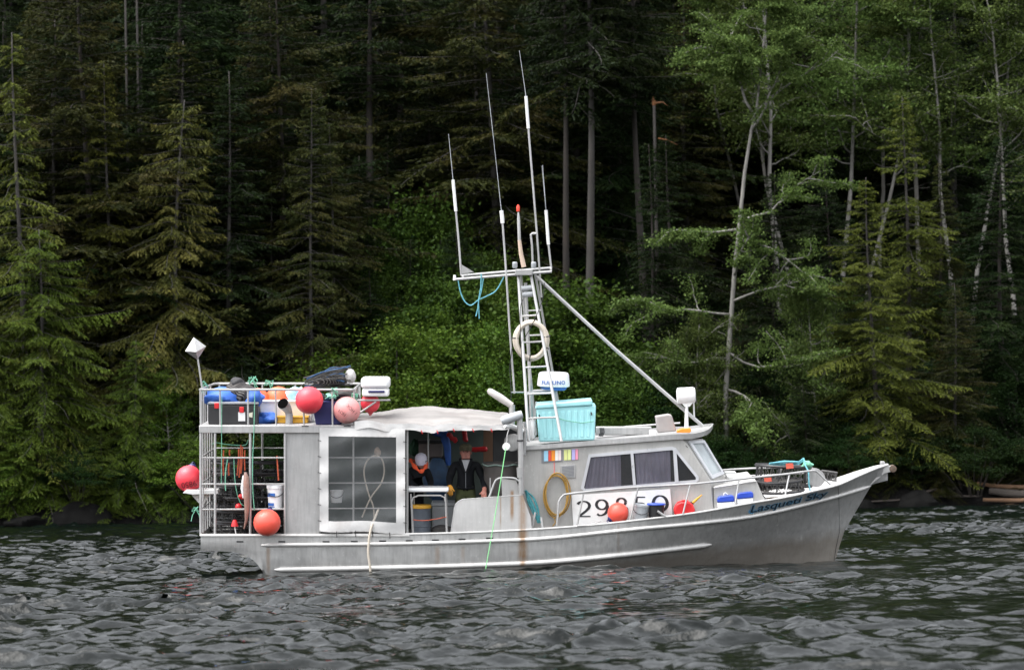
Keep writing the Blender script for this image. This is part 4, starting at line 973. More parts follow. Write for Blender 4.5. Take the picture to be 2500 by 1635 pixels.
# clear roll-up curtain with white border
NU, NV = 44, 44
def cur(u, v):  # u across, v down
    px = 780 + 209 * u; py = 1044 + 252 * v + 5 * u * v + 3 * math.sin(u * 9) * v * v * .6 + (2.5 * u if v < .3 else 0)
    return B(px, py, -.045 + .018 * math.sin(u * 11 + v * 3) * math.sin(v * 7 + 1) + .012 * math.sin(v * 23 + u * 4))
ub, vb1, vb2 = .105, .08, .895
def band(u0, u1, v0, v1, nu, nv):
    g = G(); g.grid([[cur(u0 + (u1 - u0) * i / nu, v0 + (v1 - v0) * j / nv) + Vector((0, -.006 + .006 * math.sin(i * 1.9 + j * 2.7), 0)) for i in range(nu + 1)] for j in range(nv + 1)]); return g
cw_ = band(0, ub, 0, 1, 6, 44); 
for a in ((1 - ub, 1, 0, 1, 6, 44), (ub, 1 - ub, 0, vb1, 36, 5), (ub, 1 - ub, vb2, 1, 36, 6)):
    t_ = band(*a); cw_.add(t_.v, t_.f)
rc = cw_.build('roll_curtain', M_canvas, boat, angle=80)
band(ub, 1 - ub, vb1, vb2, 30, 30).build('clear_window', M_vinyl, rc, angle=80)
for i in range(6):
    for u in (0, 1):
        p = cur(u, .12 + .155 * i); G().tube([p + Vector((-.03, -.02, 0)), p + Vector((.03, -.02, -.01))], .006, 5).build('strap', M_black, rc)
for u in (.2, .42, .62, .82):
    p = cur(u, 1); G().tube([p + Vector((0, -.02, .02)), p + Vector((.005, 0, -.09))], .006, 5).build('strap', M_black, rc)
# canopy
rdg = smooth_tab([(866, 1016), (930, 1004), (1000, 994), (1080, 995), (1160, 998), (1240, 1008)]); edg = smooth_tab([(866, 1028), (930, 1030), (1000, 1034), (1100, 1036), (1180, 1034), (1240, 1036)])
CY = 1.45
def can(px, t):
    """t 0 near edge .. 1 ridge .. 2 far edge"""
    e_, r_ = B(px, edg(px), -.01), B(px, rdg(px), CY); q = t if t <= 1 else 2 - t; k = math.sin(q * math.pi / 2)
    z = e_.z + (r_.z - e_.z) * k + .05 * (float(vnoise(px * .02, q * 1.3 + .3 * t, 1.0, 71)) - .5) + .025 * (float(vnoise(px * .07, q * 3, 1.0, 72)) - .5)
    return Vector((e_.x, -.05 + (CY + .05) * t, z))
cols = [866 + 374 * i / 50 for i in range(51)]
cp = G().grid([[can(px, t / 10) for px in cols] for t in range(0, 21)]).build('canopy', M_canvast, boat, angle=80)
def val(px, t):
    p = can(px, 0); dn = .08 + .05 * float(vnoise(px * .012, 0, 1.0, 73)) + (.04 if px < 985 else 0); return Vector((p.x, p.y - .012 + .03 * (float(vnoise(px * .05, t * 1.5, 1.0, 74)) - .5) * t, p.z - dn * t))
G().grid([[val(px, t / 4) for px in cols] for t in range(5)]).build('valance', M_canvas, cp, angle=80)
for px in (1030, 1068, 1108, 1155, 1200): p = val(px, 1); G().tube([p + Vector((-.01, -.015, .03)), p + Vector((.012, -.012, -.03))], .008, 5).build('tie', M_redp, cp)
G().box((B(492, 1300, .1).x, .1, B(600, 1305, .1).z - .1), (B(690, 1300, .1).x, .9, B(600, 1305, .1).z - .07)).build('deck_board', M_wood, boat, bevel=.005)
G().tube([B(px, 1047, .06) for px in (994, 1080, 1160, 1236)], .018, 8).build('canopy_bar', M_rail, boat)
G().tube([B(px, 1010, 2.7) for px in (994, 1100, 1236)], .018, 8).build('canopy_bar', M_rail, boat)
# bulwark by the hauling station
bw = [(1101, 1301), (1110, 1240), (1113, 1230), (1119, 1224), (1129, 1219), (1194, 1214), (1240, 1211), (1276, 1207), (1296, 1262), (1299, 1292)]
G().prism([B(x, y_, .0) for x, y_ in bw], (0, .03, 0)).build('bulwark', M_bul, boat, smooth=False, bevel=.008)
G().tube([B(x, y_, .01) for x, y_ in bw[:8]], .013, 7).build('bulwark_edge', M_rail, boat)
G().tube(cr([B(x, y_, .03) for x, y_ in ((1193, 1216), (1199, 1200), (1207, 1178), (1213, 1170), (1224, 1166), (1250, 1166), (1262, 1170), (1272, 1180))], 4), .018, 8).build('grab_rail', M_rail, boat)
G().tube([B(1197, 1212, .3), B(1197, 1166, .3)], .012, 6).build('grab_rail', M_rail, boat)
G().prism([B(x, y_, .12) for x, y_ in ((1224, 1168), (1260, 1172), (1276, 1210), (1226, 1212))], (0, .02, 0)).build('bracket_plate', M_bul, boat, smooth=False)
# hauling davit
G().tube([B(1268, 1008, .05), B(1271, 1100, .05), B(1273, 1204, .05)], .05, 14).build('davit_post', M_rail, boat)
G().tube([B(1269, 1140, .045), B(1271, 1165, .045)], .062, 14).build('clamp', M_plate, boat); G().tube([B(1270, 1073, .045), B(1270, 1077, .045)], .056, 14).build('clamp', M_rubber, boat)
G().tube([B(1224, 1028, -.05), B(1232, 1025, -.05), B(1262, 1015, .0), B(1274, 1011, .02)], [.06, .082, .078, .07], 14).build('davit_arm', M_lgrey, boat)
G().tube([B(1274, 1052, .3), B(1262, 1046, .2), B(1246, 1040, .05), B(1232, 1040, -.1)], [.05, .05, .045, .03], 10).build('davit_arm', M_white, boat)
c = B(1235, 1090, -.12); bk_ = G().lathe(c + Vector((-.0, -.035, 0)), ((.02, 0), (.062, .0), (.066, .015), (.045, .03), (.045, .045), (.066, .06), (.06, .075), (.02, .075)), 18, (.25, 1, 0)).build('hauling_block', M_white, boat)
G().tube([c + Vector((0, 0, .04)), c + Vector((.02, 0, .11)), B(1238, 1062, -.1), B(1243, 1044, -.08)], .009, 6).build('hook', M_plate, bk_)
c = B(1248, 1080, .25); G().lathe(c, ((.03, 0), (.15, .02), (.15, .04), (.08, .06), (.15, .08), (.15, .1), (.03, .12)), 22, (.5, 1, 0)).build('line_hauler', M_plate, boat)
# floodlight tube behind the davit
G().tube([B(1191, 951, .9), B(1196, 955, .9), B(1222, 971, .9), B(1250, 990, .9)], [.03, .058, .068, .055], 12).build('stack_pipe', mat('dull_white', (.52, .49, .47), .6, var=.15), boat)
G().tube([B(1250, 988, .9), B(1250, 1040, .9)], .055, 10).build('stack_pipe', M_plate, boat)
# exhaust elbow on the platform
ex = [B(706, 1037, .55), B(706, 1012, .55), B(704, 1003, .54), B(699, 994, .44), B(691, 985, .33)]
g = G(); g.tube(ex, [.065, .065, .07, .085, .105], 16); eo = g.build('exhaust_pipe', M_plate, boat)
dmo = (ex[-1] - ex[-2]).normalized(); G().lathe(ex[-1] + dmo * .006, ((.0, 0), (.1, .0), (.1, .004), (.0, .004)), 18, dmo, False).build('bore_shade_disc', M_bore, eo)  # black disc on the pipe end paints the darkness of its bore

# ---- mast
MN, MFR = .42, 2.1
LN = ((1265, 664), (1291, 1077)); RN = ((1294, 660), (1371, 1077)); 
def lp(l_, y): 
    (a, b_), (c, d) = l_; return a + (c - a) * (y - b_) / (d - b_)
mast = G().tube([B(LN[0][0], LN[0][1], 1.35), B(LN[1][0], LN[1][1], MN)], .027, 8).build('mast_leg', M_rail, boat)
G().tube([B(RN[0][0], RN[0][1], 1.35), B(RN[1][0], RN[1][1], MN)], .027, 8).build('mast_leg', M_rail, boat)
LF = ((1271, 664), (1309, 1060)); RF = ((1305, 660), (1362, 980))
for l_ in (LF, RF): G().tube([B(l_[0][0], l_[0][1], 1.75), B(l_[1][0], l_[1][1], MFR)], .022, 8).build('mast_leg', M_rail, boat)
for py in (772, 836, 897, 962, 1021): k = (py - 660) / 417; G().tube([B(lp(LN, py), py, 1.35 + (MN - 1.35) * k), B(lp(RN, py), py - 3, 1.35 + (MN - 1.35) * k)], .016, 7).build('rung', M_rail, boat)
for py in (759, 819, 953): k = (py - 660) / 417; G().tube([B(lp(LF, py), py, 1.75 + .35 * k), B(lp(RF, py), py - 2, 1.75 + .35 * k)], .014, 7).build('rung', M_rail, boat)
G().tube([B(1283, 690, 1.5), B(1300, 1075, 1.5)], .03, 8).build('mast_core', M_plate, boat)
for (a, b_, y_) in (((1125, 673), (1346, 654), 1.7), ((1112, 682), (1347, 663), 1.25)): G().tube([B(*a, y_), B(*b_, y_)], .024, 8).build('crossarm', M_rail, boat)
for px, py in ((1260, 667), (1345, 658), (1130, 676)): G().tube([B(px, py + 2, 1.25), B(px, py - 3, 1.7)], .02, 7).build('crossarm_tie', M_rail, boat)
G().box(B(1258, 672, 1.2), B(1300, 657, 1.75)).build('mast_head', M_plate, boat, bevel=.01)
G().prism([B(x, y_, 1.69) for x, y_ in ((1127, 646), (1127, 669), (1157, 664))], (0, .012, 0)).build('gusset', M_plate, boat, smooth=False)
G().tube([B(1110, 684, 1.25), B(1110, 671, 1.25)], [.03, .022], 8).build('horn_cap', M_white, boat)
def whip(pole, fat, wire, y_, rp=.018, rf=.028):
    a = G().tube([B(x, q, y_) for x, q in pole], rp, 7).build('antenna', M_rail, boat)
    G().tube([B(x, q, y_) for x, q in fat], rf, 8).build('antenna_base', M_white, a)
    for wr in wire: G().tube([B(x, q, y_) for x, q in wr], [.0065, .0045], 5).build('whip', M_lgrey, a)
whip(((1126, 671), (1120, 590), (1113, 516)), ((1113, 516), (1106, 439)), (((1106, 439), (1095, 327)),), 1.7)
whip(((1256, 960), (1244, 800), (1234, 640), (1227, 545)), ((1227, 545), (1226, 530), (1224, 514)), (((1224, 514), (1205, 340)), ((1205, 340), (1187, 179))), .95, .018, .034)
whip(((1322, 726), (1310, 560), (1290, 314)), ((1290, 314), (1284, 235)), (((1284, 235), (1268, 124)),), 1.5)
whip(((1346, 656), (1339, 597)), ((1339, 597), (1333, 513)), (((1333, 513), (1325, 403)), ((1333, 513), (1323, 405))), 1.7)
G().tube([B(1279, 652, 1.45), B(1272, 620, 1.45), B(1268, 586, 1.45)], [.045, .04, .032], 10).build('light_stalk', M_tan, boat)
G().tube([B(1268, 586, 1.45), B(1266, 533, 1.45), B(1265.5, 518, 1.45)], [.03, .028, .014], 10).build('light_stalk', M_rail, boat)
G().lathe(B(1265, 517, 1.45), ((.02, 0), (.03, .01), (.032, .08), (.022, .115), (.004, .125)), 12).build('red_light', M_amber, boat)
G().tube([B(1301, 655, 1.5), B(1299, 600, 1.5), B(1296, 573, 1.5), B(1300, 570, 1.5), B(1309, 570, 1.5)], .02, 7).build('light_bracket', M_rail, boat)
for px in (1257, 1303): G().lathe(B(px, 655, 1.3), ((.03, 0), (.045, .02), (.045, .1), (.03, .115)), 10).build('deck_lamp', M_lgrey, boat)
G().tube([B(1310, 675, 1.5), B(1500, 851, 1.55), B(1716, 1040, 1.6)], .033, 10).build('mast_stay', M_rail, boat)
for py, px in ((705, 1285), (720, 1287)): G().tube([B(px - 12, py, 1.3), B(px + 14, py - 3, 1.3)], .05, 12).build('deck_lamp', M_lgrey, boat)
for pts in (((1277, 730), (1270, 760), (1273, 860), (1284, 950), (1290, 1010)), ((1330, 690), (1322, 740), (1300, 790), (1278, 830)), ((1250, 850), (1245, 900), (1248, 960), (1244, 1000))):
    G().tube(cr([B(x, y_, .93) for x, y_ in pts]), .007, 5).build('cable', M_black, boat)
# radar scanner
c = B(1351, 950, 1.25); rd = G().lathe(c, ((.20, -.01), (.235, .02), (.235, .045)), 28, (.05, 0, 1)).build('radar_scanner', M_bluelet, boat)
G().lathe(c + Vector((0, 0, .045)), ((.25, 0), (.285, .01), (.29, .05), (.27, .22), (.255, .25), (.22, .262), (.0, .27)), 32, (.03, 0, 1), False).build('dome', M_wplas, rd)
def radar_pt(u, v):
    a = R(-90 - 44 + 88 * u); r_ = .300 - .008 * v; return c + Vector((math.cos(a) * r_, math.sin(a) * r_, .095 + .065 * v))
letters('lettering', 'FURUNO', radar_pt, M_bluelet, rd, space=1.1, offset=.02)
G().tube([B(1352, 952, 1.25), B(1357, 985, 1.25), B(1358, 1070, 1.25)], .035, 8).build('radar_post', M_plate, boat)
G().tube([B(1288, 958, 1.0), B(1360, 955, 1.3)], .02, 7).build('radar_shelf', M_rail, boat); G().tube([B(1248, 957, 1.0), B(1278, 957, 1.2)], .014, 6).build('radar_shelf', M_rail, boat)
# search light drum at the visor
c = B(1652, 966, 1.5); sp_ = G().lathe(c, ((.10, 0), (.135, .012), (.145, .05), (.145, .28), (.135, .32), (.10, .335)), 22, (1, 0, .04)).build('search_light', M_wplas, boat)
G().tube([B(1677, 985, 1.45), B(1676, 1010, 1.45), B(1676, 1050, 1.45)], [.025, .03, .042], 8).build('stand', M_white, sp_); G().tube([B(1693, 975, 1.6), B(1695, 1020, 1.6)], .015, 7).build('stand', M_white, sp_)
G().prism([B(x, y_, 1.43) for x, y_ in ((1664, 984), (1692, 982), (1684, 992), (1672, 993))], (0, .1, 0)).build('stand', M_white, sp_)
# roof fittings
G().prism([B(x, y_, .95) for x, y_ in ((1600, 1016), (1632, 1011), (1640, 1013), (1652, 1052), (1606, 1057))], (0, .3, 0)).build('roof_locker', mat('locker_grey', (.36, .33, .32), .6, var=.2), boat, bevel=.02)
G().box(B(1455, 1062, 1.9), B(1590, 1040, 2.1)).build('roof_duct', M_plate, boat, bevel=.02)
for i in range(4): c = B(1462 + i * 3, 1055, 1.0); G().tube([c + Vector((0, 0, -.07)), c + Vector((.03, 0, .0)), c + Vector((.02, 0, .08))], .01, 6).build('hose_rib', M_rubber, boat)
G().tube([B(1460, 1047, 2.6), B(1560, 1039, 2.6), B(1660, 1032, 2.6)], .016, 7).build('roof_rail', M_rail, boat)
G().tube([B(1280, 1110, .3), B(1283, 1050, .3), B(1280, 1030, .35), B(1278, 1110, .4)], .03, 8).build('pipe', M_plate, boat)
G().tube([B(1309, 980, .9), B(1306, 1030, .9), B(1309, 1060, .9), B(1298, 1075, .9)], .016, 7).build('pipe', M_rail, boat)
G().lathe(B(1298, 1070, .6), ((.04, 0), (.05, .02), (.05, .3), (.03, .34)), 12).build('gas_bottle', M_white, boat)
# stern bracket plate outside the cage
G().prism([B(x, y_, .55) for x, y_ in ((446, 1203), (456, 1194), (530, 1196), (533, 1205), (470, 1207))], (0, .5, 0)).build('stern_shelf', M_white, boat, smooth=False, bevel=.01)
G().prism([B(x, y_, .8) for x, y_ in ((467, 1207), (512, 1207), (494, 1236), (486, 1228))], (0, .03, 0)).build('shelf_gusset', M_white, boat, smooth=False)
# outboard shelf for the white case
G().tube([B(864, 977, .35), B(952, 976, .35)], .018, 7).build('case_bracket', M_rail, boat); G().tube([B(864, 977, .75), B(952, 976, .75)], .018, 7).build('case_bracket', M_rail, boat)
G().tube([B(872, 1012, .35), B(918, 980, .35)], .016, 7).build('case_bracket', M_rail, boat); G().tube([B(951, 976, .35), B(951, 976, .75)], .018, 7).build('case_bracket', M_rail, boat)
# aft wall of the wheelhouse and far-side dodger
G().prism([B(x, y_, YS + .05) for x, y_ in ((1233, 1302), (1233, 1046), (1272, 1046), (1272, 1302))], (0, .03, 0)).build('door_jamb', M_grey, boat, smooth=False) if False else None
zc0, zc1 = B(1100, 1322, .1).z, B(1100, 1040, .1).z; xb = B(1274, 1200, YS).x
G().box((B(790, 1200, 2.6).x, 2.86, zc0), (B(1240, 1200, 2.6).x, 2.875, B(1100, 1030, 2.6).z)).build('far_dodger', mat('dim_canvas', (.17, .21, .19), .9, var=.3, scale=3), boat, smooth=False)
G().box((B(1180, 1050, 2.4).x, 2.35, B(1190, 1200, 2.4).z), (B(1205, 1050, 2.4).x, 2.4, B(1190, 1040, 2.4).z)).build('wood_panel', M_wood, boat, bevel=.01)
G().box((B(1204, 1050, 2.0).x, 1.2, zc0), (xb, 1.25, B(1190, 1046, 1.2).z)).build('cabin_bulkhead', M_black, boat, bevel=.01)
G().tube([B(1045, 1047, 1.3), B(1046, 1110, 1.3), B(1046, 1190, 1.3)], .014, 7).build('post', M_rail, boat)
# ------------------------------------------------------------------ loose things on the boat
def thing(name, label, cat, base, group=None):
    e = empty(name); e.matrix_world = BM @ Matrix.Translation(base); tag(e, label, cat, group); e['_b'] = 0; del e['_b']; return e
def part(g, name, m_, e, base, **kw): return g.build(name, m_, e, base, **kw)
def solo(g, name, m_, label, cat, base, group=None, **kw):
    o = g.build(name, m_, None, base, **kw); o.matrix_world = BM @ Matrix.Translation(base); return tag(o, label, cat, group)
def dz(v): return Vector((0, 0, v))
ZD = [p.z for p in dk]
def deck_z(px):
    for (s0, a), (s1, b_) in zip(zip(S, ZD), list(zip(S, ZD))[1:]):
        if s0 <= px <= s1: return a + (b_ - a) * (px - s0) / max(s1 - s0, 1e-6)
    return ZD[0]

# ---- buoys
def buoy(px, py, y, r_, m_, label, neck=(0, 0, 1), cap=M_navy, group='round net buoys', squash=1.0):
    c = B(px, py, y); ax = Vector(neck).normalized(); base = c - dz(r_)
    e = thing('net_buoy', label, 'buoy', base, group)
    q = Vector((0, 0, 1)).rotation_difference(ax)
    prof = [(0.001, -r_)] + [(r_ * math.sin(t), -r_ * math.cos(t)) for t in [math.pi * i / 18 for i in range(1, 16)]] + [(r_ * .30, r_ * .97), (r_ * .27, r_ * 1.0)]
    part(G().lathe(c, prof, 32, ax), 'body', m_, e, base)
    part(G().lathe(c, [(r_ * .34, r_ * .945), (r_ * .33, r_ * 1.0), (r_ * .24, r_ * 1.10), (r_ * .2, r_ * 1.16)], 16, ax), 'neck', cap, e, base)
    tp_ = c + ax * r_ * 1.2; sd = ax.orthogonal().normalized()
    part(G().tube([tp_ + (sd * math.cos(a) + ax * math.sin(a)) * r_ * .13 for a in [i * math.pi / 5 for i in range(10)]], r_ * .05, 6, closed=True), 'rope_eye', cap, e, base)
    return e, base, c
PXm = 60.6 / F
def on_ball(c, r_, az, el, rot, w_, h_):
    """map unit text cell onto the near side of a ball; az/el offsets in degrees from the camera-facing point"""
    def f(u, v):
        x, z = (u - .5) * w_, (v - .5) * h_; ca, sa = math.cos(R(rot)), math.sin(R(rot)); x, z = x * ca - z * sa, x * sa + z * ca
        x += math.sin(R(az)) * r_; z += math.sin(R(el)) * r_; d2 = min(x * x + z * z, r_ * r_ * .98); return c + Vector((x, -math.sqrt(r_ * r_ - d2), z)).normalized() * (r_ * 1.012)
    return f
e, bs, c = buoy(461, 1168, .75, .235, M_red, 'red buoy numbered 9850 hanging outside the stern cage', (.25, .35, .9))
letters('lettering', '9850', on_ball(c, .235, 5, -22, 190, .26, .10), M_ink, e, bs, offset=-.01)
buoy(652, 1275, -.22, .235, M_coral, 'coral red buoy hanging outside the aft cage at deck level', (.15, .5, .7))
buoy(630, 973, 1.35, .19, M_org, 'smaller orange buoy in the upper rack beside the black netting', (0, .3, -1))
buoy(680, 975, 1.45, .235, M_org, 'large orange buoy in the upper rack right behind the exhaust mouth', (-.1, .3, -1))
buoy(755, 977, -.05, .24, M_red, 'red buoy hung on the rack rail above the navy crate', (.75, .25, .2), M_black)
e, bs, c = buoy(847, 1001, .10, .235, M_pink, 'faded pink buoy with handwriting at the forward end of the rack', (.1, .6, -.6))
letters('lettering', 'FKN', on_ball(c, .235, -18, -8, 148, .14, .06), M_ink, e, bs, offset=-.015)
letters('lettering', '1 HOK', on_ball(c, .235, 22, 6, 135, .22, .06), M_ink, e, bs, offset=-.015)
buoy(904, 984, .55, .17, M_red, 'red buoy tucked under the white case at the end of the rack', (0, .3, -1), M_red)
buoy(1509, 1252, .17, .185, M_coral, 'orange red buoy on the side deck covering the figure eight', (-.7, -.2, -.55))

# ---- contents of the upper rack
zp = z1 + .002
b0 = B(569, 1030, .5); b0.z = zp; e = thing('tool_box', 'black tool box with red latches in the stern corner of the rack', 'tool box', b0)
xa_, xb_ = B(508, 1010, .3).x, B(630, 1010, .3).x; zt_ = B(569, 988, .3).z
part(G().box((xa_, .3, zp), (xb_, .8, zt_)), 'body', M_black, e, b0, bevel=.02); part(G().box((xa_ - .01, .29, zt_ + .003), (xb_ + .01, .81, zt_ + .045)), 'lid', M_grey, e, b0, bevel=.015)
for px, py, h_ in ((529, 990, 13), (590, 1000, 14)): a = B(px, py, .29); part(G().box((a.x - .04, .275, a.z - .05), (a.x + .04, .298, a.z + .05)), 'latch', M_redp, e, b0, bevel=.01)
a = B(590, 1017, .29); st = part(G().box((a.x - .06, .294, a.z - .075), (a.x + .06, .299, a.z + .08)), 'sticker', M_wplas, e, b0); part(G().prism([a + Vector(q) for q in ((-.04, -.007, -.02), (.02, -.007, -.045), (.045, -.007, -.015), (-.01, -.007, .015))], (0, .002, 0)), 'print', M_black, st, (0, 0, 0), smooth=False)
a = B(610, 1012, .29); part(G().prism([a + Vector(q) for q in ((-.045, -.01, .02), (.05, -.012, .045), (.045, -.012, -.05), (-.02, -.01, -.035))], (0, .004, 0)), 'tag', mat('pale_tag', (.72, .72, .58), .7), e, b0, smooth=False)
def lump(c, r_, seed, amt=.3, n=26, m=16):
    rd_ = random.Random(seed); ph = [(Vector((rd_.gauss(0, 1), rd_.gauss(0, 1), rd_.gauss(0, 1))) * rd_.uniform(1.5, 4.5), rd_.uniform(0, 6)) for _ in range(7)]
    return G().ball(c, r_, n, m, lambda d: 1 + amt * sum(math.sin(d.dot(a) + p) for a, p in ph) / 5)
c = B(548, 972, .9); solo(lump(c, (.36, .35, .17), 3, .35), 'folded_tarp', M_blue, 'blue tarpaulin crumpled behind the black tool box', 'tarpaulin', c - dz(.17))
c = B(625, 972, .5); solo(lump(c, (.13, .12, .14), 4, .5), 'blue_bag', M_blue, 'crumpled blue plastic bag tied beside the smaller orange buoy', 'bag', c - dz(.14))
c = B(648, 1022, .75); solo(lump(c, (.22, .25, .12), 14, .4), 'folded_tarp', M_blue, 'dark blue tarpaulin end lying between tool box and exhaust pipe', 'tarpaulin', c - dz(.12))
c = B(580, 962, .95); b0 = c - dz(.2); e = thing('net_heap', 'heap of black netting bulging over the rack rail', 'netting', b0)
part(lump(c, (.30, .34, .2), 5, .3, 40, 24), 'net', M_netst, e, b0); part(lump(B(580, 935, .95), (.13, .15, .11), 6, .4), 'gathered_end', M_rubber, e, b0)
b0 = B(690, 1030, 1.1); b0.z = zp; xa_, xb_ = B(632, 1000, .95).x, B(768, 1000, .95).x; e = thing('white_tote', 'white plastic tote under the orange buoys in the rack', 'tote', b0)
zt_ = B(690, 978, .95).z; ins_ = .05
g = G(); lo = [(xa_ + ins_, .95, zp), (xb_ - ins_, .95, zp), (xb_ - ins_, 1.75, zp), (xa_ + ins_, 1.75, zp)]; hi = [(xa_, .9, zt_), (xb_, .9, zt_), (xb_, 1.8, zt_), (xa_, 1.8, zt_)]
g.add(lo + hi, [(3, 2, 1, 0), (0, 1, 5, 4), (1, 2, 6, 5), (2, 3, 7, 6), (3, 0, 4, 7), (4, 5, 6, 7)]); part(g, 'body', M_wplas, e, b0, bevel=.02)
g = G().tube([(xa_ - .02, .88, zt_), (xb_ + .02, .88, zt_), (xb_ + .02, 1.82, zt_), (xa_ - .02, 1.82, zt_)], .025, 6, closed=True); part(g, 'rim', M_wplas, e, b0)
b0 = B(713, 1024, .35); b0.z = zp; e = thing('yellow_tray', 'orange yellow tray on the platform behind the exhaust pipe', 'tray', b0)
xa_, xb_ = B(676, 1020, .7).x, B(752, 1020, .7).x; part(G().box((xa_, .68, zp), (xb_, .93, zp + .11)), 'body', M_ylw2, e, b0, bevel=.015); part(G().tube([(xa_ - .01, .67, zp + .112), (xb_ + .01, .67, zp + .112), (xb_ + .01, .94, zp + .112), (xa_ - .01, .94, zp + .112)], .014, 6, closed=True), 'rim', M_ylw2, e, b0)
c = B(716, 962, 1.15); b0 = c - dz(.15); e = thing('water_jug', 'pale blue and white jug lying against the red buoy in the rack', 'jug', b0)
part(G().lathe(c - Vector((.1, 0, .06)), ((.05, 0), (.11, .02), (.12, .1), (.11, .2), (.05, .26), (.03, .3)), 16, (.8, 0, .5)), 'body', mat('pale_blue_plastic', (.35, .58, .75), .35), e, b0); part(G().lathe(c + Vector((.13, 0, .09)), ((.035, 0), (.035, .04)), 12, (.8, 0, .5)), 'cap', M_wplas, e, b0)
b0 = B(790, 1033, .4); b0.z = zp; xa_, xb_ = B(765, 1000, .2).x, B(816, 1000, .2).x; zt_ = B(790, 982, .2).z; e = thing('navy_crate', 'dark navy plastic crate behind the red rack buoy', 'crate', b0)
g = G(); lo = [(xa_ + .04, .22, zp), (xb_ + .12, .22, zp), (xb_ + .12, .8, zp), (xa_ + .04, .8, zp)]; hi = [(xa_ - .03, .2, zt_), (xb_ + .16, .2, zt_), (xb_ + .16, .82, zt_), (xa_ - .03, .82, zt_)]
g.add(lo + hi, [(3, 2, 1, 0), (0, 1, 5, 4), (1, 2, 6, 5), (2, 3, 7, 6), (3, 0, 4, 7), (4, 5, 6, 7)]); part(g, 'body', M_navy, e, b0, bevel=.015); part(G().tube([Vector(q) for q in hi], .018, 6, closed=True), 'rim', M_navy, e, b0)
c = B(806, 968, .6); solo(lump(c, (.12, .14, .06), 9, .5), 'rope_heap', M_green, 'small heap of green rope on the navy crate', 'rope', c - dz(.05))
c = B(835, 968, .9); solo(lump(c, (.26, .3, .13), 10, .4), 'net_heap', M_net, 'dark net bundle behind the faded pink buoy', 'netting', c - dz(.12))
# rolled trap with white end
b0 = B(800, 935, 1.6); e = thing('rolled_trap', 'rolled net trap with blue ropes and white drum end lying on the rack', 'trap', b0)
g, g2 = G(), G(); rd_ = random.Random(8); A_, B_ = B(738, 936, 1.6), B(845, 922, 1.6); ax_ = (B(850, 905, 1.6) - B(745, 935, 1.6)).normalized(); s1 = Vector((0, 1, 0)); s2 = ax_.cross(s1)
part(lump(B(800, 928, 1.65), (.36, .26, .10), 44, .4, 40, 20), 'net_body', M_netst, e, b0)
for i in range(46):
    a = i * 2.399; k1 = .05 + .05 * rd_.random(); k2 = .11 + .10 * rd_.random(); P0 = A_.lerp(B_, rd_.uniform(0, .35)) + s2 * math.sin(a) * k1 + s1 * math.cos(a) * k1 * 2; P3 = B_ + Vector((rd_.uniform(-.15, .1), math.cos(a) * k2 * 1.4, math.sin(a) * k2 + .02))
    pts = cr([P0, P0.lerp(P3, .35) + Vector((0, 0, rd_.uniform(-.02, .05))), P0.lerp(P3, .7) + Vector((0, 0, rd_.uniform(-.03, .05))), P3], 3)
    (g2 if i % 6 == 3 else g).tube(pts, .016 if i % 6 == 3 else .009, 5)
part(g, 'mesh_roll', M_net, e, b0); part(g2, 'blue_rope', mat('navy_rope', (.03, .09, .20), .8, var=.7, scale=40), e, b0)
part(lump(B(856, 918, 1.6), (.10, .16, .135), 12, .12), 'white_drum', mat('scuffed_white_drum', (.62, .60, .58), .6, var=.3, scale=9, dirt=(.16, .16, .16), dirt_amt=.8), e, b0)
# white case on its bracket
b0 = B(915, 972, .55); e = thing('white_case', 'white rounded plastic case standing on the bracket ahead of the rack', 'case', b0)
xa_, xb_ = B(881, 950, .3).x, B(950, 950, .3).x; zb_, zm_, zt_ = B(915, 968, .3).z, B(915, 949, .3).z, B(915, 921, .3).z
part(G().box((xa_ + .02, .3, zb_), (xb_ - .01, .8, zm_)), 'base', M_wplas, e, b0, bevel=.03); part(G().box((xa_, .28, zm_ + .004), (xb_ + .01, .82, zt_)), 'lid', M_wplas, e, b0, bevel=.055)
part(G().box((xa_ + .13, .275, B(915, 958, .3).z), (xb_ - .08, .31, B(915, 953, .3).z)), 'handle_recess', M_navy, e, b0, bevel=.006)
# green lashings on the rack
rd_ = random.Random(3)
def rope_knot(name, label, px, py, y, n_, sz, m_=M_green, tails=3):
    c = B(px, py, y); g = G()
    for i in range(n_):
        a = rd_.uniform(0, 6.28); pts = [c + Vector((math.cos(a + t) * sz * rd_.uniform(.4, 1), math.sin(a + t) * sz * .5, math.sin(a * 2 + t * 1.7) * sz * .6)) for t in (0, 1.2, 2.4, 3.6)]; g.tube(pts, .008, 4)
    for i in range(tails): g.tube([c, c + Vector((rd_.uniform(-1, 1) * sz, -.02, -sz * 1.2)), c + Vector((rd_.uniform(-1, 1) * sz, -.02, -sz * rd_.uniform(1.6, 2.6)))], .007, 4)
    solo(g, name, m_, label, 'rope', c, 'green lashings')
rope_knot('rope_lashing', 'green rope tied on the far rack rail above the smaller orange buoy', 617, 928, 2.6, 5, .12)
rope_knot('rope_lashing', 'green rope tied on the far rack rail above the large orange buoy', 657, 934, 2.6, 4, .09)
rope_knot('rope_lashing', 'green rope tied on the near rack rail beside the red buoy', 815, 952, .03, 4, .08)
rope_knot('rope_lashing', 'green rope wound round the forward rack post', 866, 965, .2, 6, .07, tails=4)
rope_knot('rope_lashing', 'green rope tied round the stern corner of the rack', 500, 936, 1.2, 4, .08)
rope_knot('rope_lashing', 'green rope loop on the stern corner post of the cage', 478, 1243, .05, 4, .08)
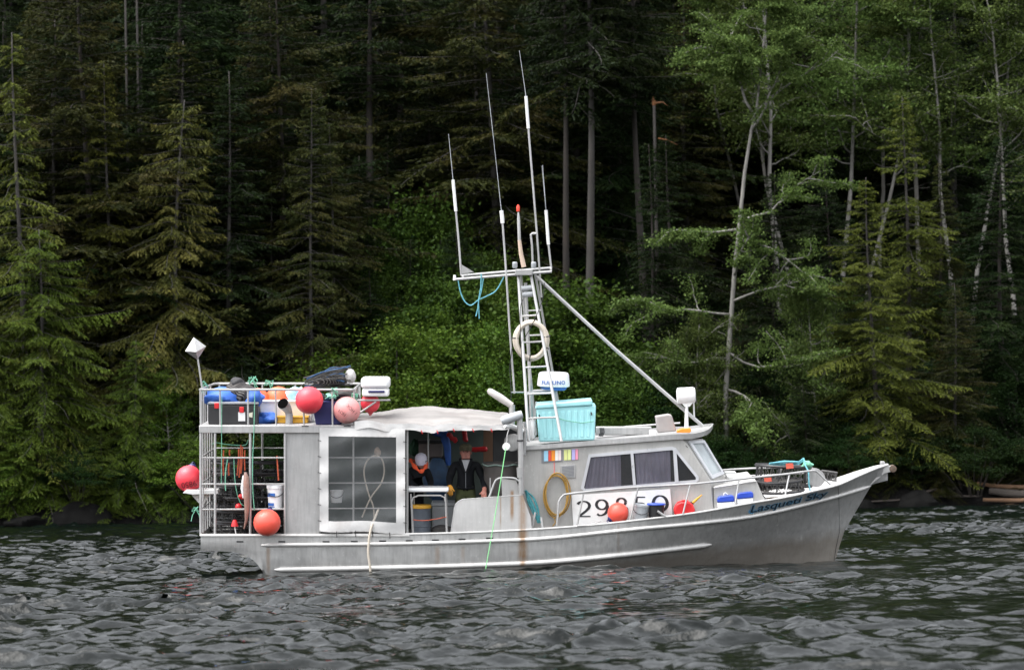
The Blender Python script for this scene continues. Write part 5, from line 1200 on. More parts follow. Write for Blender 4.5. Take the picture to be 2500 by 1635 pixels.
def hang(name, label, pts, r_, m_, y=None, grp=None, cat='rope', n=6):
    P_ = [B(*q) for q in pts]; b_ = min(P_, key=lambda q: q.z); return solo(G().tube(cr(P_, 6), r_, n), name, m_, label, cat, b_, grp)
hang('hanging_line', 'thin green line hanging down the cage from the tool box', ((542, 955, -.02), (541, 1040, -.03), (541, 1110, -.01), (540, 1180, -.01)), .006, M_green)
hang('hanging_line', 'thin green line hanging from platform to middle post of the cage', ((622, 955, -.02), (620, 1050, -.03), (617, 1120, -.02), (617, 1190, -.02), (621, 1245, -.02)), .009, M_green)
hang('hanging_line', 'green line strung across the top of the cage', ((518, 1085, .25), (526, 1080, .2), (560, 1085, .2), (598, 1086, .2), (605, 1075, .15), (612, 1074, .1)), .008, M_green)
hang('hanging_line', 'green cord drooping inside the cage beside the bait sock', ((571, 1118, .1), (573, 1165, .1), (579, 1205, .1), (588, 1228, .12), (596, 1234, .12)), .008, M_green)
hang('hanging_line', 'green rope end hanging over the middle bar of the cage', ((556, 1118, .08), (551, 1150, .05), (550, 1180, .03), (551, 1197, .02)), .01, M_green)
for i, (x, a, b_) in enumerate(((546, 1098, 1160), (561, 1097, 1112), (588, 1085, 1165), (583, 1095, 1160), (592, 1090, 1155), (598, 1098, 1148), (559, 1130, 1160))):
    hang('hanging_tie', 'rust orange rope tie hanging from the green line in the cage', ((x, a, .2), (x - 1, (a + b_) / 2, .2), (x - (4 if i in (2, 3, 4) else 0), b_, .2)), .014, M_rust_rope, grp='orange rope ties in the cage')
hang('hanging_tie', 'rust orange cord hanging above the white and blue bucket', ((676, 1112, .06), (678, 1140, .06), (680, 1172, .06)), .014, M_rust_rope)
P_ = [B(599, 1152, -.03), B(601, 1165, -.04), B(602, 1200, -.04), B(603, 1240, -.03), B(601, 1270, -.02), B(596, 1290, -.0)]; solo(G().tube(P_, [.02, .05, .055, .045, .025, .012], 10), 'bait_sock', M_sock, 'long brown bait sock hanging from the cage bar', 'sock', P_[-1])
P_ = [B(595, 1160, -.01), B(592, 1190, -.02), B(594, 1215, -.01)]; solo(G().tube(P_, [.02, .035, .015], 8), 'clear_bag', M_wplas, 'small white plastic bag behind the brown bait sock', 'bag', P_[-1])
b0 = B(573, 1303, .2); e = thing('marker_cone', 'small red cone float on a white stick inside the cage', 'float', b0)
part(G().lathe(B(573, 1284, .2), ((.065, 0), (.06, .03), (.035, .1), (.02, .115)), 14), 'cone', M_redp, e, b0); part(G().tube([B(573, 1284, .2), B(576, 1303, .2)], .012, 6), 'stick', M_white, e, b0)
for x, y_ in ((590, 1212), (582, 1236)): c = B(x, y_, .45); solo(lump(c, (.06, .05, .05), x, .2), 'red_float', M_redp, 'small red float on the upper pots in the cage' if y_ < 1220 else 'small red float on the lower pots in the cage', 'float', c - dz(.05))

# ---- pots
def pot(c, r_, h_, label, tilt=(0, 0, 1), m_=M_net, ring_m=M_rubber, group=None, lines=20, name='crab_pot', th=.022):
    c = Vector(c); e = thing(name, label, 'crab pot', c, group); q = Vector((0, 0, 1)).rotation_difference(Vector(tilt).normalized())
    def ring(rr, z, n=28): return [c + q @ Vector((rr * math.cos(2 * math.pi * i / n), rr * math.sin(2 * math.pi * i / n), z)) for i in range(n)]
    for rr, z in ((r_, th), (r_ * .94, h_)): part(G().tube(ring(rr, z), th, 6, closed=True), 'ring', ring_m, e, c)
    for i in range(6): a = i * math.pi / 3 + .3; d = Vector((math.cos(a), math.sin(a), 0)); part(G().tube([c + q @ (d * r_ + dz(th)), c + q @ (d * r_ * .94 + dz(h_))], th * .6, 5), 'upright', ring_m, e, c)
    g = G()
    for i in range(lines):
        a0 = 2 * math.pi * i / lines
        for sg in (1, -1):
            pts = [c + q @ Vector((rr * math.cos(a0 + sg * tw), rr * math.sin(a0 + sg * tw), z)) for rr, z, tw in ((r_ * .1, h_, .5), (r_ * .55, h_ * 1.0, .3), (r_ * .94, h_, .12), (r_ * .9, h_ * .5, 0), (r_, th, -.12), (r_ * .5, th, -.3))]; g.tube(pts, .0065, 3)
    part(g, 'netting', m_, e, c)
    return e, c
for k, (px, y_) in enumerate(((585, 1.25), (660, 1.35), (560, 2.2), (655, 2.3))):
    for i in range(6 if k < 3 else 5):
        c = B(px, 1300, y_); c.z = deck_z(600) + .02 + .215 * i; c.x += .02 * ((i * 7) % 5 - 2)
        pot(c, .43, .2, 'dark crab pot stacked inside the aft cage', (0, .02, 1), group='crab pots stacked in the cage', lines=14)
b0 = B(1910, 1185, 1.55); b0.z -= .01; e, c = pot(b0, .52, .36, 'big round crab pot on the foredeck with blue rope on top', (.05, .02, 1), M_wire, M_black, lines=26, th=.028)
b0 = B(2022, 1172, 1.6); pot(b0, .15, .16, 'small round wire pot close to the stem head', (.15, 0, 1), M_wire, M_wire, lines=14, th=.01)
b0 = B(1905, 1200, 1.1); pot(b0, .42, .2, 'flat crab pot lying under the big foredeck pot', (-.05, -.05, 1), M_wire, M_rubber, lines=22, th=.02)
c = B(1888, 1228, 1.3); solo(lump(c, (.36, .34, .1), 15, .4), 'net_heap', mat('tan_netting', (.16, .12, .08), .9, var=.6, scale=30), 'tan and dark net heaped beneath the foredeck pots', 'netting', c - dz(.08))
g = G(); rd_ = random.Random(12)
for i in range(9):
    z_ = 1118 + i * .8; g.tube([B(1882 + rd_.uniform(-6, 4), z_ + 12, 1.25 + .03 * i), B(1915, z_ + 8 + rd_.uniform(-2, 2), 1.22 + .03 * i), B(1950, z_ + 8 + rd_.uniform(-2, 3), 1.25), B(1962, z_, 1.3)], .011, 5)
g.tube([B(1962, 1118, 1.2), B(1966, 1135, 1.1), B(1974, 1150, 1.0), B(1975, 1180, .98), B(1978, 1198, .97)], .014, 5)
b0 = B(1930, 1125, 1.25); solo(g, 'blue_rope_hank', M_cyan, 'pale blue rope hank lying across the big foredeck pot', 'rope', b0)
c = B(1972, 1135, 1.25); solo(lump(c, (.09, .08, .07), 4, .4), 'rope_heap', M_green, 'small green rope knot at the edge of the big foredeck pot', 'rope', c)
for i, (x, y_) in enumerate(((1875, 1172), (1928, 1137))):
    c = B(x, y_, 1.0); solo(G().prism([c + Vector(q) for q in ((-.06, 0, -.05), (.07, 0, -.04), (.06, 0, .05), (-.07, 0, .04))], (0, .02, 0)), 'bait_tag', mat('orange_red_tag', (.75, .13, .08), .6), 'orange red bait bag on the side of the big pot' if i == 0 else 'orange red tag under the pale blue rope', 'tag', c)

# ---- inside the cage: bucket
def bucket(px, pyb, pyt, y, r_, m_, label, cat='bucket', tilt=(0, 0, 1), lid=None, handle=True, name='bucket', seat=None):
    c = B(px, pyb, y); h_ = B(px, pyt, y).z - c.z
    e = thing(name, label, cat, c); ax = Vector(tilt)
    part(G().lathe(c, ((r_ * .82, 0), (r_ * .97, h_ * .86), (r_ * 1.05, h_ * .87), (r_ * 1.05, h_), (r_ * .96, h_), (r_ * .94, h_ * .92)) if not lid else ((r_ * .82, 0), (r_ * .97, h_ * .9), (r_, h_ * .9)), 24, ax), 'body', m_, e, c)
    if lid: part(G().lathe(c + ax.normalized() * h_ * .9, ((r_ * 1.08, 0), (r_ * 1.1, h_ * .05), (r_ * 1.02, h_ * .1), (r_ * .2, h_ * .11)), 24, ax), 'lid', lid, e, c)
    if handle:
        q = Vector((0, 0, 1)).rotation_difference(ax.normalized())
        part(G().tube([c + q @ Vector((r_ * 1.05 * math.cos(a), -r_ * .3 - r_ * .75 * math.sin(a), h_ * .82 - r_ * .8 * math.sin(a))) for a in [i * math.pi / 8 for i in range(9)]], .007, 5), 'handle', M_rubber, e, c)
    return e, c, h_
e, c, h_ = bucket(673, 1243, 1183, .18, .15, M_wplas, 'white bucket with blue print standing in the aft cage')
for x0_, x1_, ya, yb in ((652, 673, 1202, 1211), (653, 670, 1226, 1233), (653, 672, 1235, 1237)):
    def cyl(px, py):
        p = B(px, py, .18); d = Vector((p.x - c.x, 0, 0)); r0_ = .15 * (.85 + .12 * (p.z - c.z) / h_); xx = max(-r0_ * .97, min(r0_ * .97, d.x)); return Vector((c.x + xx, c.y - math.sqrt(r0_ ** 2 - xx ** 2) - .008, p.z))
    g = G(); g.strip([cyl(x0_ + (x1_ - x0_) * i / 6, ya) for i in range(7)], [cyl(x0_ + (x1_ - x0_) * i / 6, yb) for i in range(7)]); part(g, 'print', M_bluelet, e, c, smooth=False)
bucket(822, 1226, 1196, .55, .11, M_wplas, 'small white pail hung behind the clear curtain', name='pail')
# hoses
hang('deck_hose', 'beige hose looped behind the clear curtain and trailing down to the water', ((884, 1262, .3), (905, 1215, .3), (930, 1180, .3), (938, 1150, .3), (933, 1122, .3), (918, 1112, .3), (900, 1120, .3), (890, 1140, .3), (890, 1165, .3), (900, 1205, .3), (911, 1235, .3), (914, 1265, .3)), .014, M_beige, cat='hose', n=8)
hang('deck_hose', 'white hose hanging over the side below the clear curtain into the water', ((925, 1240, .15), (915, 1265, .0), (907, 1285, -.08), (901, 1315, -.1), (899, 1350, -.1), (903, 1380, -.09), (905, 1408, -.08)), .021, M_beige, cat='hose', n=8)
c = B(922, 1102, .35); solo(lump(c, (.06, .06, .07), 3, .3), 'hose_nozzle', M_tan, 'pale hose nozzle at the top of the looped hose', 'nozzle', c)
# hauled line
hang('hauling_line', 'bright green line running from the hauling block down to the water', ((1235, 1093, -.18), (1210, 1250, -.2), (1184, 1398, -.22)), .009, M_lime)

# ---- working table
b0 = B(1045, 1301, .3); e = thing('work_table', 'white topped work table with tube frame by the open side', 'table', b0)
tz = B(1040, 1200, .12).z; x0_, x1_ = B(990, 1200, .12).x, B(1095, 1200, .12).x
part(G().box((x0_, .1, tz - .005), (x1_, .75, tz + .065)), 'top', M_wplas, e, b0, bevel=.022)
for y_ in (.13, .72): part(G().tube([B(1009, 1302, y_), B(1005, 1225, y_), B(1009, 1214, y_), B(1022, 1209, y_), B(1075, 1209, y_), B(1085, 1214, y_), B(1088, 1225, y_), B(1092, 1302, y_)] if y_ < .5 else [Vector((B(1009, 1302, .13).x, y_, B(1009, 1302, .13).z)), Vector((B(1009, 1302, .13).x, y_, tz)), Vector((B(1088, 1302, .13).x, y_, tz)), Vector((B(1092, 1302, .13).x, y_, B(1009, 1302, .13).z))], .016, 7), 'leg_frame', M_rail, e, b0)
part(G().tube([B(1003, 1205, .13), B(1007, 1300, .13)], .012, 6), 'leg', M_rail, e, b0); part(G().tube([B(1087, 1205, .13), B(1090, 1300, .13)], .012, 6), 'leg', M_rail, e, b0)
hang('slung_line', 'red orange cord slung between the table legs', ((1008, 1268, .1), (1030, 1270, .1), (1055, 1268, .1), (1090, 1261, .1)), .008, M_rust_rope)
b0 = B(1028, 1312, .6); b0.z = deck_z(1020) + .003; e = thing('grey_drum', 'grey drum with yellow lid under the work table', 'drum', b0); h_ = .52
part(G().lathe(b0, ((.16, 0), (.17, .02), (.17, .2), (.178, .21), (.17, .22), (.17, h_ - .02), (.175, h_)), 24), 'body', mat('blue_grey_drum', (.13, .15, .18), .5), e, b0); part(G().lathe(b0 + dz(h_ + .002), ((.18, 0), (.185, .03), (.17, .06), (.0, .065)), 24, capped=False), 'lid', M_ylw2, e, b0)
b0 = B(1075, 1300, 1.1); b0.z = deck_z(1070) + .003; e = thing('fish_tote', 'grey fish tote on the cockpit deck behind the work table', 'tote', b0); xa_, xb_ = B(1055, 1250, 1.1).x, B(1115, 1250, 1.1).x
part(G().box((xa_, 1.15, b0.z), (xb_, 1.7, b0.z + .55)), 'body', M_lgrey, e, b0, bevel=.03); part(G().box((xa_ - .02, 1.13, b0.z + .5), (xb_ + .02, 1.72, b0.z + .57)), 'rim', M_lgrey, e, b0, bevel=.02)
b0 = B(1080, 1300, .7); b0.z = deck_z(1080) + .003; solo(lump(b0 + dz(.1), (.2, .2, .1), 7, .2), 'rope_coil', M_net, 'dark coiled rope on the deck beside the man in green trousers', 'rope', b0)
# cockpit clutter against the far side
b0 = B(1050, 1115, 2.3); e = thing('battery_box', 'grey brown box with black lid on the far cockpit shelf', 'box', b0); xa_, xb_ = B(1022, 1100, 2.2).x, B(1080, 1100, 2.2).x; zt_ = B(1050, 1082, 2.2).z
part(G().box((xa_, 2.2, b0.z), (xb_, 2.6, zt_)), 'body', mat('taupe_box', (.24, .20, .19), .7), e, b0, bevel=.015); part(G().box((xa_ - .01, 2.19, zt_ + .003), (xb_ + .01, 2.61, zt_ + .06)), 'lid', M_black, e, b0, bevel=.012)
for a, b_ in (((1020, 1115, 2.15), (1020, 1310, 2.15)), ((1085, 1115, 2.15), (1085, 1310, 2.15))): pass
G().box((B(1015, 1120, 2.2).x, 2.15, b0.z - .04), (B(1100, 1120, 2.2).x, 2.85, b0.z - .003)).build('far_shelf', M_black, boat, bevel=.005)
g = G(); P0 = [B(1052, 1050, 2.0), B(1066, 1052, 2.0), B(1084, 1060, 2.0), B(1092, 1090, 2.0), B(1095, 1135, 2.0)]; g.tube(P0, [.06, .10, .09, .07, .05], 10); b0 = P0[-1]
solo(g, 'blue_raincoat', M_blue, 'blue raincoat hanging behind the two crew', 'raincoat', b0)
c = B(1068, 1170, 2.0); solo(lump(c, (.22, .2, .38), 23, .25), 'blue_oilskin', mat('dull_blue_oilskin', (.05, .11, .22), .6, var=.5, scale=6), 'dull blue oilskins hanging between the two crew', 'oilskin', c - dz(.36))
for (a, b_, lb) in (((1092, 1058, 1.9), (1115, 1078, 1.9), 'red buoyancy aid strap slanting under the canopy'), ((1134, 1050, 2.2), (1137, 1078, 2.2), 'red buoyancy aid hanging straight down above the capped man'), ((1150, 1098, 2.2), (1190, 1095, 2.2), 'red life jacket lying on the shelf beside the wood panel')):
    P0 = [B(*a), B(*a).lerp(B(*b_), .5), B(*b_)]; Lj = (P0[2] - P0[0]); gl = G().tube([Vector((Lj.length * t, .012 * math.sin(9 * t), .01 * math.sin(13 * t + a[0]))) for t in (-.5, -.44, -.25, 0, .25, .44, .5)], [.02, .042, .048, .044, .05, .044, .02], 9); qj = Vector((1, 0, 0)).rotation_difference(Lj.normalized()); gl.v = [P0[1] + qj @ v for v in gl.v]; solo(gl, 'life_jacket', M_redp, lb, 'life jacket', P0[-1])
c = B(1012, 1090, 2.4); solo(lump(c, (.11, .1, .14), 31, .35), 'net_bundle', mat('dark_green_net', (.03, .09, .05), .9, var=.5, scale=20), 'dark green net bundle hanging in the far corner of the cockpit', 'netting', c - dz(.12))
# line bin
b0 = B(1215, 1300, .75); b0.z = deck_z(1200) + .003; e = thing('line_bin', 'dark line bin with rope coiled round its rim beside the davit', 'bin', b0); h_ = B(1215, 1128, .75).z - b0.z; cx_ = B(1222, 1128, .75).x; cc_ = Vector((cx_, .75, b0.z))
part(G().lathe(cc_, ((.27, 0), (.3, h_ * .97), (.31, h_), (.27, h_), (.26, h_ * .8)), 26), 'body', mat('bin_brown_grey', (.085, .075, .07), .7, var=.4), e, b0)
part(G().tube([cc_ + Vector((.32 * math.cos(a), .32 * math.sin(a), h_ - .04 + .012 * math.sin(6 * a))) for a in [i * math.pi / 16 for i in range(32)]], .016, 6, closed=True), 'rope_round_rim', mat('grey_green_rope', (.20, .27, .24), .85, var=.4, scale=30), e, b0)

# ---- mast hose, tub, wall hoses, side deck
def coil(name, label, cx, cy, rx, ry, y, n_, r_, m_, cat, sp=.03, jit=4, depth=0):
    rd_ = random.Random(cx); g = G()
    for k in range(n_):
        ox, oy, sx_, sy_ = rd_.uniform(-jit, jit), rd_.uniform(-jit, jit), rd_.uniform(.88, 1.03), rd_.uniform(.9, 1.03)
        g.tube([B(cx + ox + rx * sx_ * math.cos(a), cy + oy + ry * sy_ * math.sin(a), y - sp * k - .01 * math.sin(3 * a)) for a in [2 * math.pi * i / 40 for i in range(40)]], r_, 8, closed=True)
    b_ = B(cx, cy + ry, y); return g, b_
g, b0 = coil('c', '', 1297, 829, 40, 45, 1.12, 3, .038, None, '', .06, 2); e = thing('hose_coil', 'thick beige hose coiled and strapped to the mast ladder', 'hose', b0)
part(g, 'coil', M_beige, e, b0)
for a in (185, 350, 25, 95, 280): p = B(1297 + 40 * math.cos(R(a)), 829 + 45 * math.sin(R(a)), 1.05); part(G().tube([p + Vector((.055 * math.cos(R(-a)), -.07, .055 * math.sin(R(-a)))), p + Vector((-.06 * math.cos(R(-a)), -.07, -.06 * math.sin(R(-a))))], .012, 6), 'strap', M_black, e, b0)
g, b0 = coil('c', '', 1359, 1208, 30, 52, YS - .05, 6, .011, None, '', .012, 3.5); e = thing('hose_coil', 'yellow brown hose coiled on the wheelhouse wall', 'hose', b0)
part(g, 'coil', M_hose, e, b0); part(G().tube([B(1353, 1262, YS - .1), B(1356, 1275, YS - .1), B(1349, 1284, YS - .1)], .011, 6), 'loose_end', M_hose, e, b0); part(G().tube([B(1353, 1128, YS - .03), B(1353, 1158, YS - .06)], .006, 5), 'hanging_cord', M_redp, e, b0)
g = G(); rd_ = random.Random(77)
for i in range(11):
    o1, o2, o3 = rd_.uniform(-6, 6), rd_.uniform(-9, 9), rd_.uniform(-5, 5); g.tube(cr([B(1284 + o1 * .5, 1197, .16 + .02 * i % 3), B(1295 + o2, 1220 + o1, .14), B(1307 + o2, 1248, .12), B(1316 + o3, 1274 + o1 * .6, .12)], 4), .012, 5)
solo(g, 'rope_hank', M_teal, 'teal rope hank slung beside the bulwark under the wheelhouse', 'rope', B(1316, 1280, .12))
for a, b_ in (((1307, 1250), (1298, 1291)), ((1321, 1262), (1325, 1290))): G().tube([B(*a, .1), B(*b_, .06)], .02, 6).build('cleat_leg', M_plate, boat)
# turquoise tub
b0 = B(1380, 1077, .95); e = thing('fish_tub', 'turquoise insulated fish tub with lid on the wheelhouse roof', 'fish tub', b0)
Y0, Y1 = .74, 1.6
lo = [B(1316, 1079, Y0), B(1452, 1074, Y0)]; hi = [B(1309, 996, Y0), B(1455, 988, Y0)]
fr = [lo[0], lo[1], hi[1], hi[0]]; bkk = [p + Vector((0, Y1 - Y0, 0)) for p in fr]
g = G(); g.add(fr + bkk, [(0, 1, 2, 3), (7, 6, 5, 4), (0, 4, 5, 1), (1, 5, 6, 2), (2, 6, 7, 3), (3, 7, 4, 0)]); part(g, 'body', M_tub, e, b0, bevel=.03)
ld = [B(1306, 998, Y0 - .03), B(1447, 989, Y0 - .03), B(1446, 976, Y0 - .03), B(1310, 987, Y0 - .03)]; part(G().prism(ld, (0, Y1 - Y0 + .06, 0)), 'lid', M_tub, e, b0, bevel=.02)
for i in range(8):
    u = .12 + .76 * i / 7; a, b_ = lo[0].lerp(lo[1], u), hi[0].lerp(hi[1], u); a, b_ = a.lerp(b_, .1), a.lerp(b_, .86); part(G().prism([a + Vector((-.028, -.012, 0)), a + Vector((.028, -.012, 0)), b_ + Vector((.028, -.012, 0)), b_ + Vector((-.028, -.012, 0))], (0, .02, 0)), 'rib', M_tub, e, b0, bevel=.006)
for px, py in ((1316, 1012), (1443, 1006)): p = B(px, py, Y0 - .03); part(G().tube([p, p + Vector((.015, -.01, -.05))], .014, 6), 'latch', M_black, e, b0)
g = G().tube([B(1362, 1020, Y0 - .06), B(1380, 1026, Y0 - .05), B(1420, 1032, Y0 - .045), B(1450, 1028, Y0 - .04)], .007, 5); part(g, 'lashing', M_green, e, b0)
# small roof items
b0 = B(1594, 1063, .75); solo(G().box(b0 + Vector((-.06, 0, .0)), b0 + Vector((.06, .12, .1))), 'white_tin', M_wplas, 'small white tin on the roof beside the grey locker', 'tin', b0, bevel=.012)
b0 = B(1670, 1056, .8); solo(G().prism([B(x, y_, .75) for x, y_ in ((1652, 1056), (1654, 1050), (1664, 1046), (1686, 1045), (1688, 1052), (1684, 1056))], (0, .2, 0)), 'orange_float_case', M_orange, 'flat orange case on the roof under the search light', 'case', b0, bevel=.01)
# side deck
bucket(1562, 1268, 1230, .2, .145, M_lgrey, 'pale grey bucket with wire handle beside the orange red deck buoy', tilt=(.12, -.03, 1), name='bucket')
bucket(1602, 1264, 1228, .2, .15, M_black, 'black bucket with bright blue lid before the last digit', lid=M_blue2, handle=False)
G().tube([B(1605, 1247, .02), B(1625, 1260, .02)], .02, 7).build('cleat', M_rail, boat)
b0 = B(1670, 1258, .2); e = thing('fuel_can', 'red fuel can with yellow spout on the side deck', 'fuel can', b0)
cn = [B(x, y_, .14) for x, y_ in ((1647, 1258), (1645, 1243), (1650, 1231), (1662, 1225), (1682, 1224), (1692, 1231), (1697, 1243), (1696, 1255))]; part(G().prism(cn, (0, .22, 0)), 'body', M_redp, e, b0, bevel=.025)
part(G().tube([B(1651, 1233, .25), B(1655, 1226, .25), B(1668, 1221, .25), B(1680, 1222, .25)], .016, 7), 'handle', M_redp, e, b0); part(G().lathe(B(1687, 1230, .25), ((.03, 0), (.032, .04)), 12, (.6, 0, .7)), 'cap', M_black, e, b0)
part(G().tube([B(1690, 1228, .25), B(1700, 1219, .25), B(1714, 1207, .25)], [.026, .022, .01], 9), 'spout', M_ylw2, e, b0)
for i, (x0_, x1_, yt, ybm) in enumerate(((1752, 1793, 1210, 1246), (1800, 1839, 1201, 1238))):
    y0_ = .36 + .06 * i; b0 = B((x0_ + x1_) / 2, ybm, y0_); e = thing('water_jug', ('blue over white jug nearer the wheelhouse on the side deck' if i == 0 else 'blue over white jug nearer the foredeck pots'), 'jug', b0, 'blue and white jugs on the side deck')
    mid = yt + 17; part(G().prism([B(x0_, ybm, y0_), B(x1_, ybm - 4, y0_), B(x1_, mid - 3, y0_), B(x0_, mid, y0_)], (0, .2, 0)), 'body', M_wplas, e, b0, bevel=.015)
    part(G().prism([B(x0_ - 1, mid - .5, y0_ - .01), B(x1_ + 1, mid - 3.5, y0_ - .01), B(x1_, yt + 2, y0_ - .01), B(x1_ - 5, yt - 2, y0_ - .01), B(x0_ + 6, yt + 1, y0_ - .01), B(x0_, yt + 5, y0_ - .01)], (0, .22, 0)), 'top', M_blue2, e, b0, bevel=.02)
    part(G().lathe(B(x0_ + 18, yt + 1, y0_ + .1), ((.035, 0), (.035, .05), (.02, .06)), 12), 'cap', M_wplas, e, b0); part(G().tube([B(x0_ + 14, yt - 2, y0_ + .06), B(x0_ + 18, yt - 8, y0_ + .06), B(x0_ + 25, yt - 3, y0_ + .06)], .012, 6), 'handle', M_wplas, e, b0)
hang('boat_hook', 'boat hook lying along the gunwale below the number board', ((1409, 1283, -.02), (1440, 1280, .0), (1468, 1271, .05)), .012, M_rail, cat='boat hook')
# tangled green rope on the crossarm
hang('crossarm_rope', 'pale green rope drooping in a loop under the crossarm', ((1118, 682, 1.25), (1124, 712, 1.25), (1135, 736, 1.25), (1150, 745, 1.25), (1168, 732, 1.25), (1190, 722, 1.25), (1212, 708, 1.25), (1232, 672, 1.25)), .012, M_cyan)
g = G().tube([B(1175, 668, 1.22), B(1174, 700, 1.22), B(1169, 730, 1.22), B(1167, 750, 1.22), B(1162, 772, 1.22)], .011, 5).tube([B(1180, 680, 1.22), B(1175, 712, 1.22), B(1168, 735, 1.22), B(1170, 778, 1.22)], .009, 5); solo(g, 'crossarm_rope', M_cyan, 'pale green rope end knotted and hanging straight from the crossarm', 'rope', B(1168, 775, 1.22))
# ------------------------------------------------------------------ the two people
M_skin = mat('skin', (.50, .27, .20), .55, var=.12, scale=9)
M_ruddy = mat('ruddy_skin', (.42, .17, .13), .55, var=.2, scale=9)
M_jacket = mat('black_jacket', (.010, .011, .014), .8, var=.5, scale=7, bump=.5, bscale=10, spec=.2)
M_camo = mat('olive_camouflage', (.10, .115, .045), .85, var=.65, scale=9, dirt=(.035, .04, .02), dirt_amt=.9)
M_camocap = mat('camouflage_cap', (.12, .105, .06), .85, var=.6, scale=22, dirt=(.04, .04, .025), dirt_amt=.9)
M_boot = mat('dark_boots', (.02, .022, .02), .6)
M_glove = mat('orange_glove', (.62, .28, .03), .7, var=.2)
M_shirt = mat('grey_shirt', (.40, .40, .42), .85)
M_beanie = mat('lilac_white_beanie', (.60, .58, .68), .9, var=.12, scale=25, bump=.4, bscale=60)
M_collar = mat('orange_hood', (.80, .10, .03), .8, var=.2)
M_hair = mat('grey_brown_hair', (.10, .075, .055), .9)
M_eye = mat('eye_dark', (.02, .02, .02), .3)

def person(label, joints, bones, groups, mats, base):
    """joints: name -> (point, radius); bones: pairs; one continuous skinned surface, coloured by the nearest bone's group"""
    names = list(joints); idx = {n_: i for i, n_ in enumerate(names)}
    me = bpy.data.meshes.new('person'); me.from_pydata([joints[n_][0] - base for n_ in names], [(idx[a], idx[b_]) for a, b_ in bones], []); me.update()
    o = bpy.data.objects.new('person', me); COL.objects.link(o)
    md = o.modifiers.new('skin', 'SKIN'); md.use_smooth_shade = True; md.branch_smoothing = .4
    lay = me.skin_vertices[0] if len(me.skin_vertices) else None
    if lay is None:
        bpy.context.view_layer.objects.active = o
        import bmesh
        bm = bmesh.new(); bm.from_mesh(me); bm.verts.layers.skin.verify(); bm.to_mesh(me); bm.free(); lay = me.skin_vertices[0]
    for n_, i in idx.items():
        r_ = joints[n_][1]; lay.data[i].radius = (r_, r_) if isinstance(r_, float) else r_; lay.data[i].use_root = (n_ == 'pelvis')
    sb = o.modifiers.new('smooth', 'SUBSURF'); sb.levels = sb.render_levels = 2
    bpy.context.view_layer.update()
    ev = o.evaluated_get(bpy.context.evaluated_depsgraph_get()); nm_ = bpy.data.meshes.new_from_object(ev)
    o.modifiers.clear(); o.data = nm_; bpy.data.meshes.remove(me)
    nm_.materials.clear()
    for m_ in mats: nm_.materials.append(m_)
    segs = [(joints[a][0] - base, joints[b_][0] - base, groups.get((a, b_), 0)) for a, b_ in bones]
    for p in nm_.polygons:
        c = p.center; best, bd = 0, 1e9
        for a, b_, k in segs:
            ab = b_ - a; t = max(0, min(1, (c - a).dot(ab) / max(ab.length_squared, 1e-9))); d = (c - (a + ab * t)).length
            if d < bd: bd, best = d, k
        p.material_index = best; p.use_smooth = True
    o.matrix_world = BM @ Matrix.Translation(base); tag(o, label, 'person')
    return o
def hand(J, Bn, Gp, key, wrist, palm, fdir, side, k, curl, scale=1.0):
    """palm and five separate, unequal, bent fingers from a wrist joint"""
    fdir = fdir.normalized(); side = side.normalized(); nrm = fdir.cross(side).normalized()
    J[key + 'palm'] = (palm, .034 * scale); Bn.append((wrist, key + 'palm')); Gp[(wrist, key + 'palm')] = k
    for i, (off, ln) in enumerate(((-.030, .062), (-.010, .075), (.010, .072), (.029, .056))):
        a = palm + side * off * scale + fdir * .03 * scale; b_ = a + (fdir * (1 - curl * .4) + nrm * curl * .6).normalized() * ln * .55 * scale; c = b_ + (fdir * (1 - curl) + nrm * curl).normalized() * ln * .5 * scale
        for s_, p_ in (('a', a), ('b', b_), ('c', c)): J[key + str(i) + s_] = (p_, (.0105 if s_ != 'c' else .008) * scale)
        for u, v in ((key + 'palm', key + str(i) + 'a'), (key + str(i) + 'a', key + str(i) + 'b'), (key + str(i) + 'b', key + str(i) + 'c')): Bn.append((u, v)); Gp[(u, v)] = k
    a = palm + side * -.045 * scale - fdir * .005; b_ = a + (side * -.5 + fdir * .8 + nrm * .4).normalized() * .045 * scale
    J[key + 'ta'] = (a, .012 * scale); J[key + 'tb'] = (b_, .0095 * scale)
    for u, v in ((key + 'palm', key + 'ta'), (key + 'ta', key + 'tb')): Bn.append((u, v)); Gp[(u, v)] = k
def head_bits(o, base, c, fwd, right, upv, face_m, hs=1.0):
    """nose, eyes, mouth and ears as small children of the figure"""
    def P(f, r_, u): return c + fwd * f * hs + right * r_ * hs + upv * u * hs
    part(G().tube([P(.088, 0, .02), P(.108, 0, -.012), P(.098, 0, -.024)], [.008, .014, .010], 7), 'nose', face_m, o, base)
    for s_ in (-1, 1):
        part(G().ball(P(.083, .032 * s_, .022), (.012, .012, .009), 10, 6), 'eye', M_eye, o, base); part(G().tube([P(.09, .018 * s_, .04), P(.088, .048 * s_, .038)], .006, 5), 'eyebrow', M_hair, o, base)
        part(G().ball(P(.0, .083 * s_, .0), (.012, .018, .03), 10, 8), 'ear', face_m, o, base)
    part(G().tube([P(.088, -.024, -.05), P(.094, 0, -.052), P(.088, .024, -.05)], .005, 5), 'mouth', mat('lips', (.25, .08, .07), .5), o, base)
X_, Z_ = Vector((1, 0, 0)), Vector((0, 0, 1)); NEAR = Vector((0, -1, 0))

